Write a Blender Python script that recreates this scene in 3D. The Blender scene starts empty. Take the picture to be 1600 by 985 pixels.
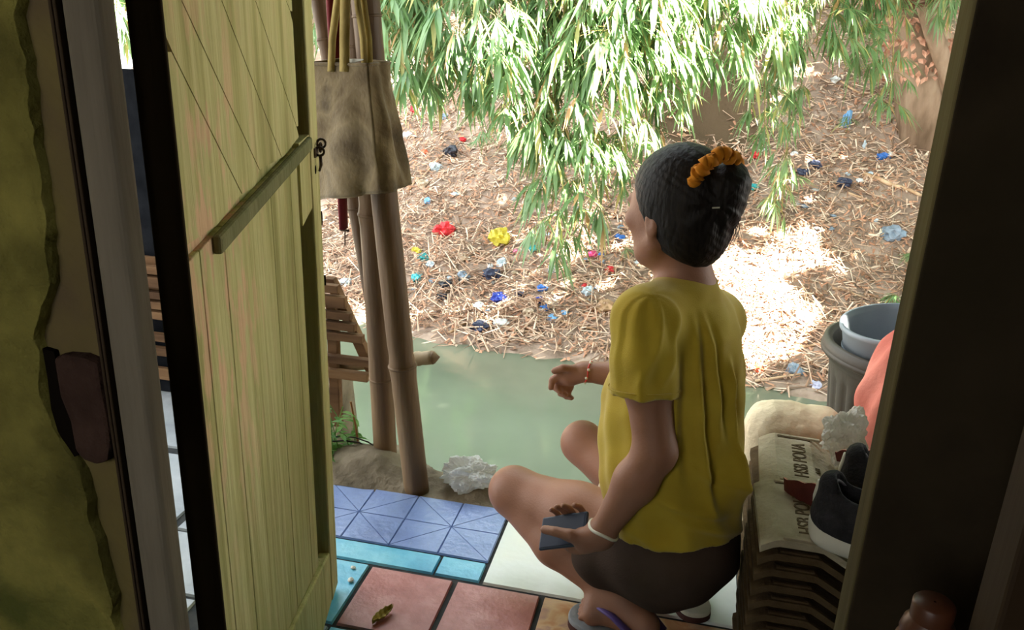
import bpy, math, random
import numpy as np
from mathutils import Vector, Matrix, noise

random.seed(7)
rng = np.random.default_rng(7)
S = bpy.context.scene
COL = S.collection

# ------------------------------------------------------------------ camera
FOC = 1246.584
RM = np.array([[0.97427, 0.10403, -0.19994], [0.22283, -0.31208, 0.92355], [0.03368, -0.94434, -0.32723]])
u_, _, v_ = np.linalg.svd(RM); RM = u_ @ v_
CAMP = np.array([0.0, 0.0, 1.14])
cd = bpy.data.cameras.new('camera'); cam = bpy.data.objects.new('camera', cd); COL.objects.link(cam)
cd.sensor_width = 36.0; cd.lens = FOC / 1600 * 36.0; cd.clip_start = 0.02; cd.clip_end = 200
rx, dn, fw = RM[:, 0], RM[:, 1], RM[:, 2]
cam.matrix_world = Matrix(((rx[0], -dn[0], -fw[0], 0), (rx[1], -dn[1], -fw[1], 0), (rx[2], -dn[2], -fw[2], 1.14), (0, 0, 0, 1)))
S.camera = cam

# ------------------------------------------------------------------ light
SUN_DIR = np.array([0.62, -0.18, 0.76]); SUN_DIR /= np.linalg.norm(SUN_DIR)
SUN_STRENGTH = 66.0
SKY_STRENGTH = 4.0
EXPOSURE = 0.65
S.view_settings.view_transform = 'Standard'; S.view_settings.look = 'None'
S.view_settings.exposure = EXPOSURE; S.view_settings.gamma = 1.0
S.view_settings.use_curve_mapping = False
W = bpy.data.worlds.new('sky'); S.world = W; W.use_nodes = True
nt = W.node_tree; nt.nodes.clear()
wo = nt.nodes.new('ShaderNodeOutputWorld'); bg = nt.nodes.new('ShaderNodeBackground')
tc = nt.nodes.new('ShaderNodeTexCoord'); sx = nt.nodes.new('ShaderNodeSeparateXYZ'); cr = nt.nodes.new('ShaderNodeValToRGB')
nt.links.new(tc.outputs['Generated'], sx.inputs[0]); nt.links.new(sx.outputs['Z'], cr.inputs[0])
cr.color_ramp.elements[0].color = (0.95, 0.93, 0.88, 1); cr.color_ramp.elements[1].color = (0.80, 0.90, 1.0, 1)
nt.links.new(cr.outputs[0], bg.inputs[0]); bg.inputs[1].default_value = SKY_STRENGTH
nt.links.new(bg.outputs[0], wo.inputs[0])
sl = bpy.data.lights.new('sun', 'SUN'); so = bpy.data.objects.new('sun', sl); COL.objects.link(so)
sl.energy = SUN_STRENGTH; sl.angle = 0.009; sl.color = (1.0, 0.93, 0.80)
so.rotation_euler = Vector(-SUN_DIR).to_track_quat('-Z', 'Y').to_euler(); so.location = (7, -3, 9)

# ------------------------------------------------------------------ helpers
def ray(px, py):
    d = RM @ np.array([px - 800.0, py - 492.5, FOC]); return d / np.linalg.norm(d)
def at(px, py, y):
    d = ray(px, py); return CAMP + d * (y / d[1])
def onz(px, py, z=0.0):
    d = ray(px, py); return CAMP + d * ((z - CAMP[2]) / d[2])
def V(p): return Vector((float(p[0]), float(p[1]), float(p[2])))
def unit(v):
    v = np.array(v, float); return v / np.linalg.norm(v)
def fbm(p, sc, oct=3):
    v = 0; a = 1.0
    for i in range(oct):
        v += a * noise.noise(Vector((p[0] * sc, p[1] * sc, p[2] * sc))); sc *= 2.1; a *= 0.5
    return v

def lin(c):
    return tuple(((x / 255 + 0.055) / 1.055) ** 2.4 if x / 255 > 0.04045 else x / 255 / 12.92 for x in c) + (1,)

def mat(name, cols, scale=8.0, rough=0.7, bump=0.0, bscale=None, stretch=(1, 1, 1), spec=0.4, trans=0.0, metal=0.0, detail=6.0, sheen=0.0, alpha=1.0, lo=0.3, hi=0.7, warp=0.0):
    """procedural material: noise through a colour ramp, cols are sRGB 0-255 triples"""
    m = bpy.data.materials.new(name); m.use_nodes = True
    t = m.node_tree; b = t.nodes['Principled BSDF']; out = t.nodes['Material Output']
    co = t.nodes.new('ShaderNodeTexCoord'); mp = t.nodes.new('ShaderNodeMapping'); mp.inputs['Scale'].default_value = stretch
    t.links.new(co.outputs['Object'], mp.inputs[0])
    n = t.nodes.new('ShaderNodeTexNoise'); n.inputs['Scale'].default_value = scale; n.inputs['Detail'].default_value = detail
    n.inputs['Distortion'].default_value = warp
    t.links.new(mp.outputs[0], n.inputs['Vector'])
    r = t.nodes.new('ShaderNodeValToRGB'); e = r.color_ramp.elements
    cs = [lin(c) for c in cols]
    if len(cs) == 1: cs = [tuple(x * 0.85 for x in cs[0][:3]) + (1,), cs[0]]
    e[0].position = lo; e[1].position = hi; e[0].color = cs[0]; e[1].color = cs[-1]
    for i, c in enumerate(cs[1:-1]):
        k = e.new(lo + (hi - lo) * (i + 1) / (len(cs) - 1)); k.color = c
    t.links.new(n.outputs['Fac'], r.inputs[0]); t.links.new(r.outputs[0], b.inputs['Base Color'])
    b.inputs['Roughness'].default_value = rough; b.inputs['Specular IOR Level'].default_value = spec; b.inputs['Metallic'].default_value = metal
    if alpha < 1: b.inputs['Alpha'].default_value = alpha
    if sheen: b.inputs['Sheen Weight'].default_value = sheen
    if bump:
        n2 = t.nodes.new('ShaderNodeTexNoise'); n2.inputs['Scale'].default_value = bscale or scale * 3; n2.inputs['Detail'].default_value = 5
        t.links.new(mp.outputs[0], n2.inputs['Vector'])
        bp = t.nodes.new('ShaderNodeBump'); bp.inputs['Strength'].default_value = bump; bp.inputs['Distance'].default_value = 0.01
        t.links.new(n2.outputs['Fac'], bp.inputs['Height']); t.links.new(bp.outputs[0], b.inputs['Normal'])
    if trans:
        ts = t.nodes.new('ShaderNodeBsdfTranslucent'); mx = t.nodes.new('ShaderNodeMixShader'); mx.inputs[0].default_value = trans
        t.links.new(r.outputs[0], ts.inputs[0]); t.links.new(b.outputs[0], mx.inputs[1]); t.links.new(ts.outputs[0], mx.inputs[2])
        t.links.new(mx.outputs[0], out.inputs[0])
    return m

def link(o, parent=None):
    COL.objects.link(o)
    if parent is not None:
        o.parent = parent
        if parent.name in BASES: o.location = -BASES[parent.name]   # geometry was written in room coordinates
    return o
BASES = {}
def base(name, loc):
    o = empty(name, loc); BASES[o.name] = V(loc); return o
def tag(o, label=None, cat=None, group=None, kind=None):
    if label: o['label'] = label
    if cat: o['category'] = cat
    if group: o['group'] = group
    if kind: o['kind'] = kind
    return o
def empty(name, loc=(0, 0, 0), rz=0.0):
    o = bpy.data.objects.new(name, None); o.empty_display_size = 0.05
    o.location = V(loc); o.rotation_euler = (0, 0, rz); return link(o)
def obj(name, verts, faces, mats, parent=None, smooth=False, fm=None):
    me = bpy.data.meshes.new(name)
    if isinstance(verts, np.ndarray): verts = verts.tolist()
    if isinstance(faces, np.ndarray): faces = faces.tolist()
    me.from_pydata(verts, [], faces)
    if not isinstance(mats, (list, tuple)): mats = [mats]
    for m in mats: me.materials.append(m)
    if fm is not None: me.polygons.foreach_set('material_index', np.asarray(fm, dtype=np.int32))
    if smooth: me.polygons.foreach_set('use_smooth', np.ones(len(me.polygons), dtype=bool))
    me.validate(); me.update()
    return link(bpy.data.objects.new(name, me), parent)
def bevel(o, w, seg=2):
    m = o.modifiers.new('bevel', 'BEVEL'); m.width = w; m.segments = seg; m.limit_method = 'ANGLE'; m.angle_limit = 0.6
    return o
def copy_tree(o, parent=None):
    c = o.copy(); COL.objects.link(c)
    if parent is not None: c.parent = parent
    for ch in list(o.children): copy_tree(ch, c)
    return c

class MB:
    def __init__(s): s.v = []; s.f = []; s.m = []
    def add(s, verts, faces, mi=0):
        k = len(s.v); s.v += [tuple(map(float, p)) for p in verts]; s.f += [tuple(i + k for i in f) for f in faces]; s.m += [mi] * len(faces); return s
    def box(s, lo, hi, mi=0, M=None):
        x0, y0, z0 = lo; x1, y1, z1 = hi
        vs = [(x0, y0, z0), (x1, y0, z0), (x1, y1, z0), (x0, y1, z0), (x0, y0, z1), (x1, y0, z1), (x1, y1, z1), (x0, y1, z1)]
        if M is not None: vs = [tuple(M @ Vector(p)) for p in vs]
        return s.add(vs, [(0, 3, 2, 1), (4, 5, 6, 7), (0, 1, 5, 4), (1, 2, 6, 5), (2, 3, 7, 6), (3, 0, 4, 7)], mi)
    def prism(s, poly, d, mi=0):
        """poly: list of 3D points, extruded by vector d"""
        n = len(poly); a = [np.array(p, float) for p in poly]; b = [p + np.array(d) for p in a]
        fs = [tuple(range(n))[::-1], tuple(range(n, 2 * n))] + [(i, (i + 1) % n, n + (i + 1) % n, n + i) for i in range(n)]
        return s.add(a + b, fs, mi)
    def tube(s, pts, rad, seg=10, mi=0, cap=True, squash=None):
        pts = [np.array(p, float) for p in pts]; n = len(pts)
        if not hasattr(rad, '__len__'): rad = [rad] * n
        vs = []; up = None
        for i, p in enumerate(pts):
            t = unit(pts[min(i + 1, n - 1)] - pts[max(i - 1, 0)])
            if up is None:
                up = np.array([0, 0, 1.0]) if abs(t[2]) < 0.9 else np.array([1.0, 0, 0])
            a = unit(np.cross(t, up)); b = np.cross(a, t); up = b
            for k in range(seg):
                th = 2 * math.pi * k / seg
                sa, sb = (1, 1) if squash is None else squash
                vs.append(p + rad[i] * (sa * math.cos(th) * a + sb * math.sin(th) * b))
        fs = [(i * seg + k, i * seg + (k + 1) % seg, (i + 1) * seg + (k + 1) % seg, (i + 1) * seg + k) for i in range(n - 1) for k in range(seg)]
        if cap: fs += [tuple(range(seg))[::-1], tuple(range((n - 1) * seg, n * seg))]
        return s.add(vs, fs, mi)
    def lathe(s, prof, c=(0, 0, 0), seg=32, mi=0, fn=None):
        vs = []
        for (r, z) in prof:
            for k in range(seg):
                th = 2 * math.pi * k / seg; rr = r if fn is None else fn(r, z, th)
                vs.append((c[0] + rr * math.cos(th), c[1] + rr * math.sin(th), c[2] + z))
        n = len(prof)
        fs = [(i * seg + k, i * seg + (k + 1) % seg, (i + 1) * seg + (k + 1) % seg, (i + 1) * seg + k) for i in range(n - 1) for k in range(seg)]
        return s.add(vs, fs, mi)
    def grid(s, P, mi=0):
        P = np.asarray(P); n, m = P.shape[:2]
        fs = [(i * m + j, (i + 1) * m + j, (i + 1) * m + j + 1, i * m + j + 1) for i in range(n - 1) for j in range(m - 1)]
        return s.add(P.reshape(-1, 3), fs, mi)
    def build(s, name, mats, parent=None, smooth=False):
        return obj(name, s.v, s.f, mats, parent, smooth, s.m)

# signed-distance modelling with surface nets: gives one continuous surface
class SDF:
    def __init__(s, lo, hi, h):
        s.lo = np.array(lo, float); s.h = h
        s.n = np.ceil((np.array(hi) - s.lo) / h).astype(int) + 1
        s.F = np.full(s.n, 0.2, dtype=np.float32)
    def _sub(s, lo, hi):
        a = np.clip(np.floor((np.array(lo) - s.lo) / s.h).astype(int), 0, s.n - 1); b = np.clip(np.ceil((np.array(hi) - s.lo) / s.h).astype(int) + 1, 1, s.n)
        ax = [s.lo[i] + s.h * np.arange(a[i], b[i]) for i in range(3)]
        sl = tuple(slice(a[i], b[i]) for i in range(3))
        return sl, np.meshgrid(*ax, indexing='ij')
    def _comb(s, sl, d, k, op):
        F = s.F[sl]
        if op == 'sub':
            s.F[sl] = np.maximum(F, -d) if k <= 0 else -s._smin(-F, d, k)
        elif op == 'and':
            s.F[sl] = np.maximum(F, d)
        else:
            s.F[sl] = np.minimum(F, d) if k <= 0 else s._smin(F, d, k)
    @staticmethod
    def _smin(a, b, k):
        h = np.maximum(k - np.abs(a - b), 0) / k
        return np.minimum(a, b) - h * h * k * 0.25
    def cone(s, a, b, ra, rb, k=0.02, op='add'):
        a = np.array(a, float); b = np.array(b, float); r = max(ra, rb) + 2 * k + 3 * s.h
        sl, (X, Y, Z) = s._sub(np.minimum(a, b) - r, np.maximum(a, b) + r)
        ab = b - a; L = max(ab @ ab, 1e-9)
        t = np.clip(((X - a[0]) * ab[0] + (Y - a[1]) * ab[1] + (Z - a[2]) * ab[2]) / L, 0, 1)
        d = np.sqrt((X - a[0] - t * ab[0]) ** 2 + (Y - a[1] - t * ab[1]) ** 2 + (Z - a[2] - t * ab[2]) ** 2) - (ra + (rb - ra) * t)
        s._comb(sl, d, k, op); return s
    def ell(s, c, r, k=0.02, op='add', M=None):
        c = np.array(c, float); r = np.array(r, float); R = r.max() + 2 * k + 3 * s.h
        sl, (X, Y, Z) = s._sub(c - R, c + R)
        X = X - c[0]; Y = Y - c[1]; Z = Z - c[2]
        if M is not None:
            M = np.array(M); X, Y, Z = (M[0, 0] * X + M[0, 1] * Y + M[0, 2] * Z, M[1, 0] * X + M[1, 1] * Y + M[1, 2] * Z, M[2, 0] * X + M[2, 1] * Y + M[2, 2] * Z)
        k0 = np.sqrt((X / r[0]) ** 2 + (Y / r[1]) ** 2 + (Z / r[2]) ** 2); k1 = np.sqrt((X / r[0] ** 2) ** 2 + (Y / r[1] ** 2) ** 2 + (Z / r[2] ** 2) ** 2) + 1e-9
        s._comb(sl, k0 * (k0 - 1) / k1, k, op); return s
    def box(s, c, hs, rd=0.005, k=0.0, op='add', M=None):
        c = np.array(c, float); hs = np.array(hs, float); R = np.linalg.norm(hs) + 2 * k + 3 * s.h
        sl, (X, Y, Z) = s._sub(c - R, c + R)
        X = X - c[0]; Y = Y - c[1]; Z = Z - c[2]
        if M is not None:
            M = np.array(M); X, Y, Z = (M[0, 0] * X + M[0, 1] * Y + M[0, 2] * Z, M[1, 0] * X + M[1, 1] * Y + M[1, 2] * Z, M[2, 0] * X + M[2, 1] * Y + M[2, 2] * Z)
        q = [np.abs(A) - (hs[i] - rd) for i, A in enumerate((X, Y, Z))]
        d = np.sqrt(sum(np.maximum(A, 0) ** 2 for A in q)) + np.minimum(np.maximum(np.maximum(q[0], q[1]), q[2]), 0) - rd
        s._comb(sl, d, k, op); return s
    def full(s):
        return s._sub(s.lo, s.lo + s.h * (s.n - 1))
    def half(s, p, n):
        """keep the side the normal points away from"""
        sl, (X, Y, Z) = s.full(); n = unit(n)
        s.F = np.maximum(s.F, ((X - p[0]) * n[0] + (Y - p[1]) * n[1] + (Z - p[2]) * n[2]).astype(np.float32)); return s
    def mesh(s, it=2):
        F = s.F; sg = F < 0; nx, ny, nz = F.shape
        cn = np.zeros((nx - 1, ny - 1, nz - 1), dtype=np.int8)
        for i in (0, 1):
            for j in (0, 1):
                for k in (0, 1): cn += sg[i:nx - 1 + i, j:ny - 1 + j, k:nz - 1 + k]
        act = (cn > 0) & (cn < 8); idx = -np.ones(act.shape, dtype=np.int64); A = np.argwhere(act); idx[act] = np.arange(len(A))
        acc = np.zeros((len(A), 3)); cnt = np.zeros(len(A))
        cor = [(i, j, k) for i in (0, 1) for j in (0, 1) for k in (0, 1)]
        for a in cor:
            for ax in range(3):
                if a[ax]: continue
                b = list(a); b[ax] = 1
                fa = F[A[:, 0] + a[0], A[:, 1] + a[1], A[:, 2] + a[2]]; fb = F[A[:, 0] + b[0], A[:, 1] + b[1], A[:, 2] + b[2]]
                c = (fa < 0) != (fb < 0); t = np.where(c, fa / np.where(c, fa - fb, 1), 0)
                p = np.array(a, float)[None, :].repeat(len(A), 0); p[:, ax] += t
                acc[c] += p[c]; cnt[c] += 1
        vs = s.lo + s.h * (A + acc / cnt[:, None])
        fs = []
        for ax in range(3):
            o1, o2 = [(1, 2), (2, 0), (0, 1)][ax]
            sh = [nx, ny, nz]
            slA = [slice(None)] * 3; slB = [slice(None)] * 3
            slA[ax] = slice(0, sh[ax] - 1); slB[ax] = slice(1, sh[ax])
            a = sg[tuple(slA)]; b = sg[tuple(slB)]
            E = np.argwhere(a != b)
            ok = (E[:, o1] > 0) & (E[:, o2] > 0) & (E[:, o1] < sh[o1] - 1) & (E[:, o2] < sh[o2] - 1); E = E[ok]
            if not len(E): continue
            fl = a[E[:, 0], E[:, 1], E[:, 2]]
            def gi(d1, d2):
                q = E.copy(); q[:, o1] -= d1; q[:, o2] -= d2; return idx[q[:, 0], q[:, 1], q[:, 2]]
            q = np.stack([gi(1, 1), gi(0, 1), gi(0, 0), gi(1, 0)], 1)
            q[~fl] = q[~fl][:, ::-1]; fs.append(q)
        fs = np.concatenate(fs)
        # light smoothing
        for _ in range(it):
            sm = np.zeros_like(vs); c = np.zeros(len(vs))
            for i in range(4):
                a = fs[:, i]; b = fs[:, (i + 1) % 4]
                np.add.at(sm, a, vs[b]); np.add.at(c, a, 1)
                np.add.at(sm, b, vs[a]); np.add.at(c, b, 1)
            vs = vs * 0.5 + 0.5 * sm / np.maximum(c, 1)[:, None]
        return vs, fs
    def build(s, name, mats, parent=None, it=2, disp=None, off=(0, 0, 0)):
        vs, fs = s.mesh(it)
        if disp is not None: vs = disp(vs)
        vs = vs - np.array(off)
        return obj(name, vs, fs, mats, parent, True)

# ------------------------------------------------------------------ materials
M = {}
M['plaster'] = mat('mossy_plaster', [(64, 60, 28), (98, 92, 44), (132, 124, 62), (84, 86, 40)], 5, 0.95, 0.9, 60, spec=0.1)
M['under_plaster'] = mat('bare_brown_plaster', [(72, 60, 46), (90, 76, 56), (104, 92, 54), (88, 74, 62)], 4, 0.95, 0.5, 40, spec=0.1)
M['brick'] = mat('bare_brick', [(48, 34, 28), (68, 50, 42)], 20, 0.95, 0.8, 60, spec=0.1)
M['dark_crack'] = mat('dark_crack', [(20, 16, 12)], 20, 1.0, spec=0.0)
M['grey_wood'] = mat('grey_weathered_wood', [(84, 76, 64), (112, 103, 88), (132, 122, 106)], 14, 0.9, 0.5, 40, stretch=(1, 1, 0.12), spec=0.15)
M['groove_wood'] = mat('dark_grooved_wood', [(44, 34, 24), (70, 56, 40)], 14, 0.9, 0.3, 40, stretch=(1, 1, 0.1), spec=0.15)
M['jamb_wood'] = mat('olive_jamb_wood', [(66, 58, 36), (92, 82, 52), (106, 94, 62)], 12, 0.9, 0.4, 40, stretch=(1, 1, 0.1), spec=0.15)
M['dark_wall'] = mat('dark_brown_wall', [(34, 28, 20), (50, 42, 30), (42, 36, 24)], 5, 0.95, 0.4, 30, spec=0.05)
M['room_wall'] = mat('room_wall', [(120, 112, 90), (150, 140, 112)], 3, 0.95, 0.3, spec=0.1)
M['concrete'] = mat('rough_concrete', [(98, 90, 74), (132, 122, 102), (150, 140, 122)], 9, 0.95, 0.8, 40, spec=0.1)
M['soil'] = mat('brown_soil', [(122, 104, 90), (154, 133, 117), (174, 154, 138)], 6, 1.0, 1.0, 30, spec=0.05)
M['ledge_soil'] = mat('damp_ledge_soil', [(88, 80, 66), (124, 112, 94), (144, 132, 112)], 9, 1.0, 0.9, 40, spec=0.05)
M['grout'] = mat('dark_grout', [(46, 50, 52), (66, 66, 64)], 30, 0.9, spec=0.1)

def wood_door(name, cols, lit_fleck, mask=None, stretch=(1, 1, 0.07)):
    m = mat(name, cols, 24, 0.85, 0.55, 60, stretch=stretch, spec=0.15)
    t = m.node_tree; b = t.nodes['Principled BSDF']
    co = t.nodes.new('ShaderNodeTexCoord'); mp = t.nodes.new('ShaderNodeMapping'); mp.inputs['Scale'].default_value = (1, 1, 0.3)
    n = t.nodes.new('ShaderNodeTexNoise'); n.inputs['Scale'].default_value = 38; n.inputs['Detail'].default_value = 8
    t.links.new(co.outputs['Object'], mp.inputs[0]); t.links.new(mp.outputs[0], n.inputs['Vector'])
    r = t.nodes.new('ShaderNodeValToRGB'); r.color_ramp.elements[0].position = 0.5; r.color_ramp.elements[1].position = 0.6
    t.links.new(n.outputs['Fac'], r.inputs[0])
    fac = r.outputs[0]
    if mask:
        vm = t.nodes.new('ShaderNodeVectorMath'); vm.operation = 'SUBTRACT'; vm.inputs[1].default_value = mask[0]
        vs = t.nodes.new('ShaderNodeVectorMath'); vs.operation = 'MULTIPLY'; vs.inputs[1].default_value = mask[1]
        ln = t.nodes.new('ShaderNodeVectorMath'); ln.operation = 'LENGTH'
        t.links.new(co.outputs['Object'], vm.inputs[0]); t.links.new(vm.outputs[0], vs.inputs[0]); t.links.new(vs.outputs[0], ln.inputs[0])
        mr = t.nodes.new('ShaderNodeMapRange'); mr.inputs[1].default_value = 0.35; mr.inputs[2].default_value = 1.0; mr.inputs[3].default_value = 0.85; mr.inputs[4].default_value = 0.10
        t.links.new(ln.outputs['Value'], mr.inputs[0])
        mu = t.nodes.new('ShaderNodeMath'); mu.operation = 'MULTIPLY'; t.links.new(fac, mu.inputs[0]); t.links.new(mr.outputs[0], mu.inputs[1]); fac = mu.outputs[0]
    src = b.inputs['Base Color'].links[0].from_socket
    mx = t.nodes.new('ShaderNodeMix'); mx.data_type = 'RGBA'; mx.inputs[7].default_value = lin(lit_fleck)
    t.links.new(fac, mx.inputs[0]); t.links.new(src, mx.inputs[6]); t.links.new(mx.outputs[2], b.inputs['Base Color'])
    return m

# ------------------------------------------------------------------ setting: room
WY0, WY1 = 0.60, 0.70           # inner and outer face of the front wall
JL, JR = -0.515, 0.181          # doorway edges
def st(name, o, label, cat):
    o.name = name; return tag(o, label, cat, kind='structure')

# left wall: base layer + thick mossy render with an irregular broken edge
P = [[(x, WY0 + 0.004 * fbm((x, 3, z), 6), z) for x in np.linspace(-2.2, -0.526, 60)] for z in np.linspace(-0.05, 2.35, 60)]
mb = MB(); mb.grid(P); mb.box((-2.2, WY0 + 0.03, -0.05), (-0.565, WY1, 2.35)); mb.box((-0.566, WY0 + 0.008, -0.05), (-0.526, WY0 + 0.03, 2.35))
wl_o = st('wall_left', mb.build('wall_left', M['under_plaster'], smooth=True), 'olive mossy plaster wall left of the open door', 'wall')
edge_px = [(26, -160), (24, 0), (42, 110), (52, 210), (68, 330), (78, 440), (56, 530), (62, 620), (92, 690), (118, 725), (134, 760), (146, 830), (162, 880), (172, 930), (180, 985), (196, 1100)]
YM = 0.590
edge = [at(px, py, YM) for px, py in edge_px]
ez = np.array([p[2] for p in edge])[::-1]; ex = np.array([p[0] for p in edge])[::-1]
rows = []
for z in np.linspace(0.0, 2.3, 200):
    xe = float(np.interp(z, ez, ex)) + 0.006 * noise.noise(Vector((0, 0, z * 40))) + 0.003 * noise.noise(Vector((3, 0, z * 120)))
    row = []
    for q in np.linspace(0, 1, 80):
        x = -2.2 + (xe + 2.2) * (1 - (1 - q) ** 2.2)
        y = YM - 0.004 * fbm((x, 0, z), 9, 4) - 0.003 * fbm((x, 5, z), 60, 2)
        if q > 0.985: y += 0.003
        row.append((x, y, z))
    row.append((xe + 0.002, WY0 + 0.006, z)); rows.append(row)
mb = MB(); mb.grid(rows); mb.build('moss_render', M['plaster'], wl_o, smooth=True)
bpx = [(82, 560), (100, 556), (128, 558), (152, 568), (158, 610), (166, 650), (172, 690), (168, 722), (150, 728), (128, 720), (116, 705), (108, 660), (92, 620)]
front = [at(px, py, WY0 - 0.012) for px, py in bpx]
mb = MB(); mb.prism(front, (0, 0.02, 0)); tag(bevel(mb.build('bare_brick', M['brick'], wl_o), 0.004), 'patch of bare reddish brick where render fell off')
cpx = [(66, 545), (84, 550), (98, 610), (112, 660), (122, 712), (112, 716), (92, 680), (80, 640), (74, 590)]
front = [at(px, py, WY0 - 0.006) for px, py in cpx]
mb = MB(); mb.prism(front, (0, 0.01, 0)); mb.build('crack', M['dark_crack'], wl_o)

# left jamb with grooved moulding
def post_between(azL, azR, y0, y1, mi, mb, z0=-0.02, z1=2.3):
    mb.box((azL * y0, y0, z0), (azR * y0, y1, z1), mi)
mb = MB(); post_between(-0.877, -0.862, 0.592, 0.63, 0, mb)
o = st('trim_1', bevel(mb.build('trim_1', M['groove_wood']), 0.004), 'dark grooved wooden moulding between mossy wall and grey post', 'trim')
mb = MB()
for a in (-0.8735, -0.8665): mb.box((a * 0.590 - 0.0016, 0.586, -0.02), (a * 0.590 + 0.0016, 0.594, 2.3))
bevel(mb.build('bead', M['groove_wood'], o), 0.001)
mb = MB(); mb.box((-0.861 * 0.59, 0.588, -0.02), (-0.805 * 0.588, 0.613, 2.3))
o = st('trim_2', bevel(mb.build('trim_2', M['grey_wood']), 0.006, 3), 'grey weathered wooden door post on the hinge side', 'door post')
# right jamb
xj = 0.183; mb = MB(); mb.box((xj, 0.664, -0.02), (xj + 0.04, 0.70, 2.3))
o = st('trim_3', bevel(mb.build('trim_3', M['jamb_wood']), 0.003), 'olive worn wooden door post on the right of doorway', 'door post')
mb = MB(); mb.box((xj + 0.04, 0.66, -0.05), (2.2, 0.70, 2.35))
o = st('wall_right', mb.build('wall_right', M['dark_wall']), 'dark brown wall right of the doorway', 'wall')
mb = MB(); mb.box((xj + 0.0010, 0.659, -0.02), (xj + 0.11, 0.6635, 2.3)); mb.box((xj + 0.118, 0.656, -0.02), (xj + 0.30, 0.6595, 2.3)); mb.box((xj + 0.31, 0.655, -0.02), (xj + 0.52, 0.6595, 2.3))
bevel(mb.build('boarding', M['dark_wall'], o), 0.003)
# rest of the room shell
mb = MB(); mb.box((-0.60, 0.60, 1.95), (0.25, 0.70, 2.35)); st('wall_front', mb.build('wall_front', M['grey_wood']), 'wooden lintel boards over the doorway', 'wall')
mb = MB(); mb.box((-2.3, -1.4, -0.12), (2.3, 0.72, -0.02)); st('floor_inside', mb.build('floor_inside', M['concrete']), 'bare concrete floor inside the dark room', 'floor')
mb = MB(); mb.box((-2.3, -1.4, 2.35), (2.3, 0.75, 2.42)); mb.prism([(-2.6, 0.70, 2.36), (-2.6, 2.15, 2.02), (-2.6, 2.15, 2.06), (-2.6, 0.70, 2.42)], (4.05, 0, 0)); st('ceiling', mb.build('ceiling', M['grey_wood']), 'plank ceiling of the dark room with unseen shading eave', 'ceiling')  # eave is out of view, extended to keep sky light off the terrace
mb = MB(); mb.box((-2.3, -1.4, -0.05), (-2.2, 0.70, 2.35)); st('wall_side_left', mb.build('wall_side_left', M['room_wall']), 'plastered side wall of the room, left', 'wall')
mb = MB(); mb.box((2.2, -1.4, -0.05), (2.3, 0.70, 2.35)); mb.box((2.25, 0.70, -0.05), (2.35, 1.75, 2.4)); st('wall_side_right', mb.build('wall_side_right', M['dark_wall']), 'dark side wall of the room, right, with added outdoor screen against sky light', 'wall')  # outer box is an unseen screen, added to block sky light from the right
mb = MB(); mb.box((-2.2, -1.4, -0.05), (-1.4, -1.3, 2.35)); mb.box((-0.4, -1.4, -0.05), (2.2, -1.3, 2.35)); mb.box((-1.4, -1.4, -0.05), (-0.4, -1.3, 1.0)); mb.box((-1.4, -1.4, 1.9), (-0.4, -1.3, 2.35))
st('wall_back', mb.build('wall_back', M['room_wall']), 'plastered back wall of the room with window opening', 'wall')

# ------------------------------------------------------------------ setting: tiled terrace
T = {}
T['blue'] = mat('lavender_blue_tile', [(104, 122, 168), (122, 142, 188), (140, 158, 200)], 7, 0.28, 0.25, 60, spec=0.5)
T['cyan'] = mat('cyan_tile', [(70, 150, 184), (104, 182, 208), (128, 196, 214)], 10, 0.32, 0.2, 50, spec=0.5, warp=0.5)
T['red'] = mat('red_stone_tile', [(150, 88, 80), (168, 106, 98), (186, 132, 124)], 16, 0.4, 0.2, 90, spec=0.45)
T['white'] = mat('cream_tile', [(206, 212, 200), (222, 226, 218), (228, 228, 212)], 5, 0.28, 0.1, 40, spec=0.5)
T['orange'] = mat('orange_floral_tile', [(168, 112, 72), (190, 134, 90), (206, 168, 130), (170, 130, 120)], 9, 0.4, 0.15, 50, spec=0.45, warp=2.0)
T['slab'] = mat('pale_blue_cement', [(128, 136, 142), (160, 166, 170), (176, 180, 182)], 5, 0.6, 0.3, 40, spec=0.3)
TM = [M['grout'], T['blue'], T['cyan'], T['red'], T['white'], T['orange'], T['slab']]
def ledge_y(x):
    """outer edge of the tiled terrace"""
    t = min(max((x - 0.17) / 0.15, 0), 1); e = 1.725 + 0.035 * x * 0.4
    if x < -1.12: e = 2.3
    return e + t * 0.575
tb = MB()
tb.box((-3.2, 0.70, -0.10), (-1.12, 2.3, -0.006), 0); tb.box((-1.12, 0.70, -0.10), (0.22, 1.728, -0.006), 0); tb.box((0.22, 0.70, -0.10), (2.5, 1.728, -0.006), 0); tb.box((0.25, 1.728, -0.10), (2.5, 2.3, -0.006), 0)
def tile(x0, x1, y0, y1, mi, g=0.0025, skew=0.0):
    c = 0.002
    lo = [(x0 + g, y0 + g), (x1 - g, y0 + g), (x1 - g, y1 - g), (x0 + g, y1 - g)]
    hi = [(x0 + g + c, y0 + g + c), (x1 - g - c, y0 + g + c), (x1 - g - c, y1 - g - c), (x0 + g + c, y1 - g - c)]
    sk = lambda q, z: (q[0], q[1] + skew * (q[0] + 0.36), z)
    v = [sk(q, -0.006) for q in lo] + [sk(q, 0.0) for q in hi]
    tb.add(v, [(4, 5, 6, 7)] + [(i, (i + 1) % 4, 4 + (i + 1) % 4, 4 + i) for i in range(4)], mi)
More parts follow.
